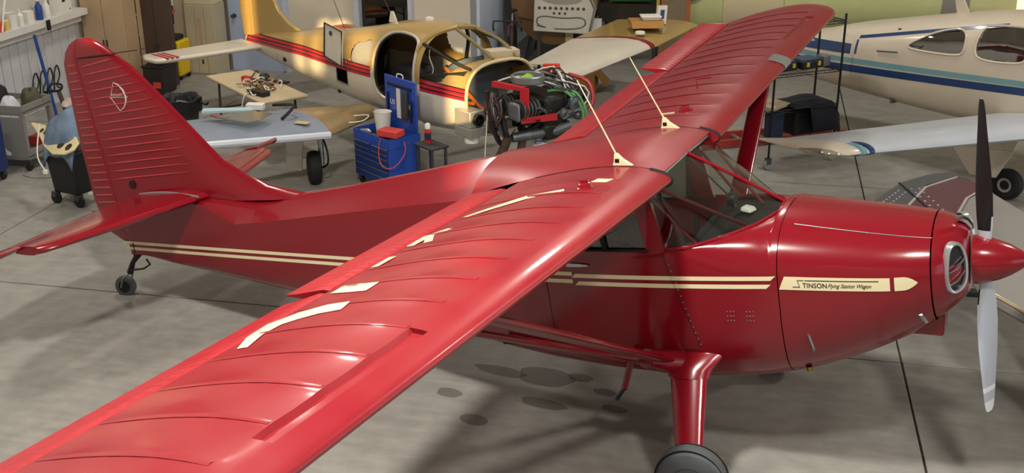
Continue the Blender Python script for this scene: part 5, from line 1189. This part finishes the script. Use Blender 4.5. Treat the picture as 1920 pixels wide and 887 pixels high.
for x in (-.1, .7):
    st_ = MB().box((x, -.22, 1.2), (.45, .42, .5)).build('seat_base', SEAT, bon, bevel=.06); MB().hexa([(x-.28, -.42, 1.3), (x-.18, -.42, 1.3), (x-.18, -.03, 1.3), (x-.28, -.03, 1.3)], [(x-.36, -.40, 1.8), (x-.28, -.40, 1.8), (x-.28, -.05, 1.8), (x-.36, -.05, 1.8)]).build('seat_back', SEAT, st_, bevel=.04)
MB().prism([(-.25, 1.93), (-.1, 1.95), (-.28, 2.25), (-.34, 2.25)], lambda a, b, t: Vector((a, t, b)), -.015, .015).build('roof_aerial', BW, bon)
for ch in bon.children: ch.location = (-.30, .56, -.17)
WW = mat('pale_blue_white_wing', '#b9c0c8', .35, coat=.3, var=.04, vscale=3)
bw = wing_slab('right_wing', WW, bon, [(1.40, .02, .85), (.56, -2.86, 1.0), (-.22, -2.95, 1.0), (.42, .10, .85)], (.12, .07))
# tip with lens and coloured bands
tipq = MB(); us = [0, .03, .1, .25, .5, .75, 1]; hs = [0, .45, .75, 1, .85, .5, .05]; secs = []
for le, te, th_ in [((.555, -2.865, 1.0), (-.22, -2.955, 1.0), .07), ((.50, -3.0, 1.0), (-.28, -3.08, 1.01), .062), ((.36, -3.12, 1.005), (-.34, -3.17, 1.015), .045), ((.05, -3.22, 1.01), (-.38, -3.22, 1.02), .02), ((-.30, -3.25, 1.015), (-.42, -3.25, 1.02), .006)]:
    a, b = Vector(le), Vector(te); secs.append([a.lerp(b, u)+Vector((0, 0, th_*h)) for u, h in zip(us, hs)]+[a.lerp(b, u)-Vector((0, 0, th_*.6*h)) for u, h in list(reversed(list(zip(us, hs))))[:-1]])
tipq.loft(secs, True, True).build('wing_tip', BW, bw)
MB().tube([(.46, -3.045, 1.0), (.40, -3.10, 1.003), (.26, -3.16, 1.006), (.10, -3.20, 1.008)], [.015, .045, .045, .012], 10).build('tip_light_lens', clear('clear_lens', '#e8ebe8', .3), bw)
MB().box((.30, -3.145, 1.0), (.07, .03, .035), math.radians(-30)).build('tip_lamp', CHROME, bw)
for k, (m, d0) in enumerate(((TEAL, .0), (NAVY, .09))):
    wing_slab('wing_band', m, bw, [(.585+.027*k*.9, -2.80+d0, .998), (.572+.027*k*.9, -2.85+d0, 1.0), (.15, -2.88+d0*.6, 1.0), (.15, -2.84+d0*.6, .998)], (.075, .075))
MB().hexa([(.10, -.36, .50), (.80, -.34, .58), (.80, -.31, .58), (.10, -.33, .50)], [(.06, -.36, .74), (.84, -.34, .76), (.84, -.31, .76), (.06, -.33, .74)]).build('gear_door', BW, bon, bevel=.006)
MB().hexa([(.36, -.38, .22), (.66, -.37, .25), (.66, -.35, .25), (.36, -.36, .22)], [(.10, -.36, .50), (.80, -.34, .58), (.80, -.32, .58), (.10, -.34, .50)]).build('lower_gear_door', BW, bon, bevel=.006)
gw = MB().lathe([(.07, -.06), (.13, -.07), (.165, -.05), (.175, 0), (.165, .05), (.13, .07), (.07, .06)], c=(.74, -.25, .175), ax='Y', n=28).build('main_tyre', RUB, bon)
MB().lathe([(.001, -.05), (.08, -.065), (.085, .065), (.001, .05)], c=(.74, -.25, .175), ax='Y', n=18).build('wheel_hub', ALU, gw)
MB().tube([(.60, -.25, .86), (.62, -.25, .35), (.74, -.25, .18)], .03, 10).build('gear_leg', CHROME, bon)
# ------------------------------------------------------------ black wire rack with cases
rk = hthing('wire_rack', 'black wire shelving rack on casters behind the red wing strut', 'shelving rack', -1.43, 6.53, 0, 35)
RL, RD = .93, .45
BM = mat('black_coated_wire', '#16171a', .4)
for x in (0, RL):
    for y in (0, RD):
        MB().tube([(x, y, .13), (x, y, 1.78)], .014, 10).build('rack_post', BM, rk); caster(rk, x, y, .06, .14, mat('grey_caster_rubber', '#8d9092', .6))
for z in (.34, .70, 1.13, 1.70):
    f_ = MB()
    for y in (0, RD): f_.tube([(0, y, z), (RL, y, z)], .006, 6); f_.tube([(0, y, z-.03), (RL, y, z-.03)], .005, 6); f_.tube([(RL*k/14, y, z-(.03 if k % 2 else 0)) for k in range(15)], .003, 4)
    for x in (0, RL): f_.tube([(x, 0, z), (x, RD, z)], .006, 6); f_.tube([(x, 0, z-.03), (x, RD, z-.03)], .005, 6)
    sf = f_.build('rack_shelf', BM, rk); w_ = MB()
    for k in range(1, 26): w_.tube([(RL*k/26, 0, z), (RL*k/26, RD, z)], .0025, 4)
    w_.build('shelf_wires', BM, sf)
ra = ANG+math.radians(35)
def onrack(name, b, m, lb, ct, x, y, z, deg=0, **k):
    o = b.build(name, m, None, **k); o.location = HW(-1.43, 6.53)+Vector((x*math.cos(ra)-y*math.sin(ra), x*math.sin(ra)+y*math.cos(ra), z)); o.rotation_euler = (0, 0, ra+math.radians(deg)); return tag(o, lb, ct)
def rackthing(name, lb, ct, x, y, z, deg=0):
    return thing(name, lb, ct, HW(-1.43, 6.53)+Vector((x*math.cos(ra)-y*math.sin(ra), x*math.sin(ra)+y*math.cos(ra), z)), ra+math.radians(deg))
CASE = mat('black_blue_case', '#20242c', .5)
for x, y, lb in ((.22, .22, 'left black parts case with yellow latches on the wire rack'), (.58, .22, 'right black parts case with yellow latches on the wire rack')):
    t_ = rackthing('parts_case', lb, 'case', x, y, 1.137, 8)
    MB().box((0, 0, .05), (.32, .26, .10)).build('case_body', CASE, t_, bevel=.015); MB().box((0, 0, .105), (.28, .22, .02)).build('case_lid', mat('slate_blue_lid', '#3b5070', .4), t_, bevel=.008)
    for dx in (-.09, .09): MB().box((dx, -.135, .06), (.04, .012, .05)).build('case_latch', mat('yellow_latch', '#d6c23c', .4), t_)
onrack('cardboard_box', MB().box((0, 0, .05), (.24, .16, .10)), mat('pale_carton', '#cfc4ae', .7), 'pale carton on top of the left black parts case', 'box', .20, .27, 1.25, 12, bevel=.004)
onrack('grey_block', MB().box((0, 0, .06), (.10, .14, .12)), mat('grey_block_metal', '#7c8084', .4, metal=.4), 'grey metal block at the right end of the rack shelf', 'block', .84, .22, 1.137, 0, bevel=.006)
b = MB(); g = []
for i in range(11):
    row = []
    for j in range(9):
        u, v = i/10, j/8; x = lerp(.30, .98, u); y = lerp(-.06, RD+.02, v); z = .722+.015*math.sin(7*u)*math.sin(5*v)
        if v < .14 and u > .35: z -= .30*(.14-v)/.14+.02
        if u > .92: z -= .1
        row.append(Vector((x, y, z)))
    g.append(row)
CLO = mat('navy_black_cloth', '#191c26', .85, bump=.4, bscale=12)
o = onrack('dark_cloth', b.loft(g, False, False), CLO, 'navy black cloth draped over the middle shelf of the rack', 'cloth', 0, 0, 0)
o.modifiers.new('thickness', 'SOLIDIFY').thickness = .01
onrack('black_box', MB().box((0, 0, .15), (.48, .34, .30)), mat('black_fabric_box', '#101114', .8), 'black fabric box under the cloth on the wire rack', 'box', .62, .24, .345, 0, bevel=.02)
onrack('flat_carton', MB().hexa([(-.2, -.14, 0), (.2, -.14, 0), (.2, .14, 0), (-.2, .14, 0)], [(-.2, -.14, .04), (.2, -.14, .03), (.2, .14, .05), (-.2, .14, .05)]), mat('worn_carton', '#b7a78d', .8), 'worn flat carton on the middle shelf of the rack', 'carton', .13, .2, .706, 25, bevel=.004)
onrack('navy_bag', MB().hexa([(-.1, -.06, 0), (.1, -.06, 0), (.1, .06, 0), (-.1, .06, 0)], [(-.11, -.05, .30), (.11, -.05, .32), (.11, .06, .32), (-.11, .06, .30)]), mat('navy_bag_cloth', '#232a44', .8), 'navy bag standing at the left end of the lower rack shelf', 'bag', .13, .12, .345, 0, bevel=.02)
lad = hthing('red_ladder', 'red fibreglass ladder lying on the floor behind the wire rack', 'ladder', -1.55, 7.72, 0, 28)
RLAD = mat('red_fibreglass', '#b8402c', .5)
for y in (-.18, .18): MB().box((0, y, .06), (2.3, .03, .10)).build('ladder_rail', RLAD, lad, bevel=.005)
for k in range(7): MB().box((-.9+.3*k, 0, .06), (.05, .36, .03)).build('ladder_rung', ALU, lad)
# ------------------------------------------------------------ grey wing with maroon band (another airplane past the nose)
gwg = hthing('grey_wing', 'grey wing panel with maroon band and riveted tip behind the propeller', 'wing', .25, 2.6, 0, 0)
GW = mat('satin_grey_wing_paint', '#8b8986', .4, coat=.2, var=.06, vscale=3); MAR = mat('maroon_wing_band', '#5c3a42', .4, coat=.2); DGR = mat('dark_grey_tip_metal', '#5d6064', .45, metal=.4)
def wl_(s, t): return (s-.25, t-2.6)
def plate(name, m, pts, z0, z1, parent, bevel=.0):
    return MB().prism([wl_(*p) for p in pts], lambda a, b, t: Vector((a, b, t)), z0, z1).build(name, m, parent, bevel=bevel)
plate('wing_skin', GW, [(-.10, 2.05), (.06, 2.75), (.20, 3.20), (.41, 3.52), (.62, 2.95), (1.3, 1.2), (.6, -.1), (.22, .84), (.03, 1.16)], .80, .90, gwg, .03)
plate('maroon_band', MAR, [(-.42, 2.62), (-.12, 3.42), (.20, 3.78), (.30, 3.74), (.40, 3.53), (.19, 3.19), (.05, 2.74), (-.12, 2.04), (-.25, 2.2)], .80, .899, gwg, .0)
plate('tip_strip', DGR, [(-.66, 2.83), (-.31, 3.52), (-.07, 3.79), (.01, 3.85), (.20, 3.94), (.31, 3.74), (.21, 3.79), (-.10, 3.50), (-.43, 2.61), (-.58, 2.3)], .80, .898, gwg, .0)
for pts in ([(-.42, 2.62), (-.11, 3.44), (.20, 3.79)], [(-.10, 2.05), (.06, 2.75), (.20, 3.20), (.40, 3.52)]):
    MB().tube([(*wl_(*p), .899) for p in pts], .012, 6, flat=.4).build('band_edge', mat('pale_band_line', '#a8a5a3', .4), gwg)
MB().tube([(*wl_(-.33, 3.50), .902), (*wl_(-.13, 2.74), .902), (*wl_(0, 2.3), .902)], .008, 6).build('hinge_gap', BLACK, gwg)
rvb = MB()
for k in range(9):
    for d in (0, .07):
        p = wl_(lerp(-.60, -.36, k/8)+d*.8, lerp(2.78, 3.28, k/8)-d*.45); rvb.lathe([(.012, 0), (.008, .005), (.001, .006)], c=(p[0], p[1], .898), n=8)
for k in range(8):
    for d in (0, .07):
        p = wl_(lerp(-.24, -.06, k/7)+d, lerp(3.36, 2.62, k/7)+d*.3); rvb.lathe([(.012, 0), (.008, .005), (.001, .006)], c=(p[0], p[1], .899), n=8)
rvb.build('wing_rivets', ALU, gwg)['kind'] = 'stuff'
MB().tube([(*wl_(.03, 1.17), .895), (*wl_(.22, .85), .895), (*wl_(.6, -.08), .895)], .014, 6, flat=.6).build('edge_tape', mat('tan_tape', '#9c8a62', .6), gwg)
for p in ((.3, 3.2), (.9, 1.4)):
    q = wl_(*p); MB().tube([(q[0], q[1], .80), (q[0], q[1], .0)], .03, 8).build('trestle_leg', STEEL, gwg); MB().box((q[0], q[1], .02), (.4, .1, .04)).build('trestle_foot', STEEL, gwg)
# ------------------------------------------------------------ brown primer fuselage with white door, dark cabin, yellow-green fuselage
bc = hthing('primer_fuselage', 'brown primer airplane fuselage with an open cabin at the back', 'fuselage', -4.95, 11.75, 0, 90)
PRM = mat('brown_primer', '#8a6a45', .55, var=.08, vscale=2)
def cs(x, w, zb, zt, n=28): return [Vector((x, -w*math.cos(2*PI*k/n), (zb+zt)/2+(zt-zb)/2*math.sin(2*PI*k/n))) for k in range(n)]
MB().loft([cs(-.10, .60, .42, 1.75), cs(-.06, .72, .31, 1.88), cs(.4, .75, .28, 1.9), cs(1.6, .70, .36, 1.9), cs(3.0, .55, .5, 1.7)], True, True).build('fuselage_shell', PRM, bc)
MB().tube([(-.11, .58, .75), (-.11, .3, .70), (-.11, -.5, .68)], .012, 6).build('skin_seam', BROWN, bc)
for x, m in ((-.28, mat('cream_skin', '#d6c78e', .5)), (-.42, BLACK), (-.66, WHITEP)): MB().box((-.12, x, .58), (.02, .13 if m != WHITEP else .3, .40)).build('lower_skin', m, bc)
for y in (-.5, .5): MB().tube([(1.0, y*.8, .45), (1.0, y, 0)], .03, 8).build('stand_leg', STEEL, bc); MB().tube([(.2, y*.8, .5), (.2, y, 0)], .03, 8).build('stand_leg', STEEL, bc)
dr = hthing('aircraft_door', 'white airplane door with rows of round holes at the back', 'door', -4.73, 11.32, .60)
DW = mat('dusty_white_door', '#c6c0b4', .5, var=.06)
MB().prism([(-.48, 0), (.42, -.02), (.50, .38), (.38, .62), (.38, .9), (-.45, .9)], lambda a, b, t: Vector((a, t, b)), -.02, .02).build('door_panel', DW, dr, bevel=.012)
MB().prism(chaikin([(-.42, .46), (.36, .44), (.32, .8), (-.40, .8)], 2), lambda a, b, t: Vector((a, t, b)), -.026, -.018).build('door_window', mat('dusty_plastic_window', '#9b9488', .3), dr)
for k in range(9): MB().lathe([(.024, 0), (.024, .004), (.001, .004)], c=(-.38+.09*k, -.022, .38), ax='Y', n=14, M=Matrix.Rotation(PI, 3, 'X')).build('door_hole', BROWN, dr)
for k in range(3): MB().lathe([(.02, 0), (.02, .004), (.001, .004)], c=(-.14+.09*k, -.022, .30), ax='Y', n=12, M=Matrix.Rotation(PI, 3, 'X')).build('door_hole', BROWN, dr)
MB().tube([(a, -.024, b) for a, b in chaikin([(-.42, .06), (.36, .05), (.38, .26), (-.0, .22), (-.42, .27)], 2)+[(-.42, .10)]], .009, 6).build('pocket_edge', STEEL, dr)
MB().tube([(.44, -.02, 0), (.53, -.02, .40), (.40, -.02, .66), (.40, -.02, .95)], .018, 8).build('door_frame', ALU, dr)
MB().box((-.4, .06, -.30), (.05, .05, .60)).build('door_stand', STEEL, dr); MB().box((.3, .06, -.30), (.05, .05, .60)).build('door_stand', STEEL, dr)
cb_ = hthing('stripped_cabin', 'dark stripped cabin frame with yellow posts right of the white door', 'cabin frame', -3.72, 11.75)
part('cabin_tub', mat('dark_olive_interior', '#2b261c', .8, var=.3, vscale=6), cb_, ((0, .5, .85), (1.0, .9, .30)), ((0, .93, 1.4), (1.0, .04, 1.2)), ((-.5, .5, 1.4), (.04, .9, 1.2)), ((0, .5, 2.0), (1.05, .95, .06)))
YPO = mat('yellow_primer_post', '#c9a638', .5, var=.2, vscale=8); part('cabin_post', YPO, cb_, ((.47, .0, 1.4), (.05, .05, 1.2)), ((-.36, .0, 1.6), (.04, .04, .7)))
part('cabin_leg', STEEL, cb_, ((-.4, .3, .36), (.05, .05, .72)), ((.4, .3, .36), (.05, .05, .72)), ((-.4, .8, .36), (.05, .05, .72)), ((.4, .8, .36), (.05, .05, .72)))
o = MB().tube([(-.30, .0, 0), (.34, .04, .03)], [.07, .085], 14).build('green_roll', mat('green_wrapped_roll', '#3f8a4a', .45, bump=.4, bscale=14)); o.location = HW(-3.72, 11.80, 1.10); o.rotation_euler = (0, 0, ANG); tag(o, 'green wrapped roll lying in the dark stripped cabin', 'roll')
solo(lump(.2, .12, 55), 'brown_cover', BROWN, 'brown crumpled cover inside the dark stripped cabin', 'cover', -3.95, 12.1, 1.0)
fp = hthing('seat_frame_panel', 'grey mesh panel in a rust orange frame behind the tan wing tip', 'panel', -2.93, 11.15)
part('mesh_panel', mat('grey_brown_mesh', '#7b6c58', .8, var=.1, vscale=40), fp, ((0, 0, .85), (.36, .03, 1.1)))
RUS = mat('rust_orange_frame', '#a4612c', .55, var=.15, vscale=8); part('panel_frame', RUS, fp, ((.20, 0, .85), (.06, .05, 1.3)), ((-.20, 0, .85), (.04, .05, 1.3)), ((0, 0, 1.42), (.44, .05, .08)))
part('panel_foot', RUS, fp, ((0, 0, .10), (.46, .3, .2)))
yg = hthing('yellow_green_fuselage', 'long yellow green airplane fuselage across the back of the hangar', 'fuselage', -2.98, 12.4, 0, 0)
YG = mat('pale_yellow_green_paint', '#c3c68e', .5, var=.05); YC = mat('cream_primer_skin', '#cfc29c', .5)
def ys(x, w, zb, zt, n=26): return [Vector((x, w*math.cos(2*PI*k/n), (zb+zt)/2+(zt-zb)/2*math.sin(2*PI*k/n))) for k in range(n)]
MB().loft([ys(0, .5, .40, 1.75), ys(.75, .55, .40, 1.8)], True, True).build('front_skin', YG, yg); MB().loft([ys(.755, .55, .40, 1.8), ys(1.7, .5, .5, 1.7)], True, True).build('middle_skin', YC, yg)
MB().loft([ys(1.705, .5, .5, 1.7), ys(4.2, .34, .72, 1.5), ys(5.2, .25, .8, 1.4)], True, True).build('tail_skin', YG, yg)
for x0, m in ((3.35, mat('grey_band', '#84827c', .5)), (4.1, MATS['grey_band'])): MB().loft([ys(x0, .40-.04*(x0-3), .64, 1.58), ys(x0+.4, .37-.04*(x0-3), .68, 1.54)], True, False).build('tail_band', m, yg)
MB().box((.22, -.56, 1.12), (.34, .02, .09), 0, Matrix.Rotation(-.25, 3, 'Y')).build('navy_mark', NAVY, yg)
for x in (.5, 2.6, 4.4):
    for y in (-.2, .2): MB().tube([(x, y, .8), (x, y*1.6, 0)], .03, 8).build('stand_leg', STEEL, yg)
# boxes on the tan wing tip and on the floor
CBD = mat('brown_cardboard', '#a5793f', .8, var=.06); CBW = mat('white_carton_print', '#cfcac0', .6)
c = hthing('open_carton', 'open brown cardboard box with a white tray on the tan wing tip', 'box', -3.20, 9.25, 1.135, 15)
MB().hexa([(-.22, -.16, 0), (.22, -.16, 0), (.22, .16, 0), (-.22, .16, 0)], [(-.23, -.17, .09), (.23, -.17, .09), (.23, .17, .09), (-.23, .17, .09)]).build('box_body', CBD, c)
MB().hexa([(-.24, -.34, .03), (.2, -.34, .03), (.22, -.17, .09), (-.23, -.17, .09)], [(-.24, -.34, .035), (.2, -.34, .035), (.22, -.17, .097), (-.23, -.17, .097)]).build('box_flap', CBD, c)
MB().hexa([(-.05, -.1, .09), (.18, -.1, .09), (.18, .1, .09), (-.05, .1, .09)], [(-.08, -.13, .15), (.21, -.13, .15), (.21, .13, .15), (-.08, .13, .15)]).build('white_tray', WHITEP, c, bevel=.01)
c = hthing('printed_carton', 'white printed carton leaning up on the tan wing tip', 'carton', -3.02, 9.55, 1.12, 20)
MB().hexa([(-.07, -.04, 0), (.07, -.04, 0), (.07, .04, 0), (-.07, .04, 0)], [(-.03, .05, .24), (.11, .05, .24), (.11, .12, .24), (-.03, .12, .24)]).build('carton_body', CBW, c); MB().hexa([(-.015, -.018, .07), (.045, -.018, .07), (.045, -.01, .07), (-.015, -.01, .07)], [(.005, .028, .19), (.065, .028, .19), (.065, .036, .19), (.005, .036, .19)]).build('print_mark', NAVY, c)
solo(MB().lathe([(.07, 0), (.065, .03), (.001, .04)], n=16), 'plastic_dish', WHITEP, 'small white round dish on the tan wing tip below the carton', 'dish', -3.22, 8.72, 1.13)
c = hthing('floor_carton', 'brown cardboard box on the floor under the tan wing', 'box', -4.25, 10.0)
MB().box((0, 0, .15), (.55, .4, .30)).build('box_body', CBD, c); MB().hexa([(.275, -.2, .30), (.275, .2, .30), (.27, .2, .29), (.27, -.2, .29)], [(.45, -.2, .12), (.45, .2, .12), (.44, .2, .11), (.44, -.2, .11)]).build('box_flap', CBD, c)
# bicycle by the return wall
bk = hthing('bicycle', 'old road bicycle with drop handlebars leaning by the wall corner', 'bicycle', -5.52, 11.05, 0, -84)
BR = mat('worn_red_frame', '#5e3a34', .4, metal=.3); BKM = mat('bicycle_black', '#1c1c1e', .5)
for x in (-.5, .5):
    wl2 = MB().lathe([(.30, -.014), (.325, -.012), (.33, 0), (.325, .012), (.30, .014)], c=(x, 0, .33), ax='Y', n=36).build('wheel_tyre', BKM, bk)
    sp2 = MB()
    for k in range(14): a_ = 2*PI*k/14; sp2.tube([(x, 0, .33), (x+.3*math.cos(a_), 0, .33+.3*math.sin(a_))], .0025, 4)
    sp2.build('wheel_spokes', ALU, wl2)
MB().tube([(.5, 0, .33), (.42, 0, .72), (.40, 0, .82)], .016, 8).build('fork', BR, bk); MB().tube([(.42, 0, .70), (.02, 0, .30), (-.5, 0, .33), (-.16, 0, .74), (.02, 0, .30)], .016, 8).build('frame_lower', BR, bk); MB().tube([(.41, 0, .76), (-.14, 0, .74)], .016, 8).build('frame_top_tube', BR, bk); MB().tube([(-.13, 0, .70), (-.18, 0, .90)], .013, 8).build('seat_post', ALU, bk)
MB().hexa([(-.32, -.07, .90), (-.05, -.02, .91), (-.05, .02, .91), (-.32, .07, .90)], [(-.32, -.07, .94), (-.05, -.02, .94), (-.05, .02, .94), (-.32, .07, .94)]).build('saddle', BKM, bk, bevel=.012)
hb = MB().tube([(.40, 0, .82), (.46, 0, .88)], .013, 8).build('stem', BKM, bk)
for sg in (-1, 1): rope([(.46, 0, .88), (.46, sg*.2, .88), (.52, sg*.22, .87), (.56, sg*.22, .80), (.50, sg*.22, .74), (.44, sg*.22, .74)], .013, 'handlebar', BKM, hb)
# carton and clutter on the tan airplane's dash
pt_ = lambda x, y, z: pp_(x, y, z)
def ondash(name, b, m, lb, ct, x, y, z, deg=0, **k):
    o = b.build(name, m, None, **k); o.location = pp_(x, y, z); o.rotation_euler = (0, 0, a3+math.radians(deg)); return tag(o, lb, ct)
ondash('white_carton', MB().box((0, 0, .06), (.20, .36, .12)), mat('pale_tan_carton', '#c3b49a', .7), 'pale carton lying on the nose of the tan airplane behind the engine', 'box', -.20, .24, 1.37, -20, bevel=.004)
# oil stains on the floor
for k, (x, y, rx, ry) in enumerate([(-3.55, .12, .22, .07), (-3.2, .18, .22, .15), (-2.95, .28, .1, .06), (-3.05, -.20, .18, .07), (-3.75, -.35, .10, .07), (-3.4, -.62, .11, .07), (-2.7, .15, .09, .05), (-2.55, -.05, .10, .05)]):
    n = 40; rnd = random.Random(k); ph = rnd.uniform(0, 6); b = MB(); b.add([(x+rx*(1+.06*math.sin(3*a_+ph)+.05*math.sin(5*a_))*math.cos(a_), y+ry*(1+.06*math.sin(2*a_+ph))*math.sin(a_), .0016) for a_ in [2*PI*j/n for j in range(n)]], [tuple(range(n))])
    o = b.build('oil_stain', OIL, floor); o.matrix_parent_inverse = Matrix.Rotation(-ANG, 4, 'Z') @ Matrix.Translation(-HW(-1.5, 2.0, 0))
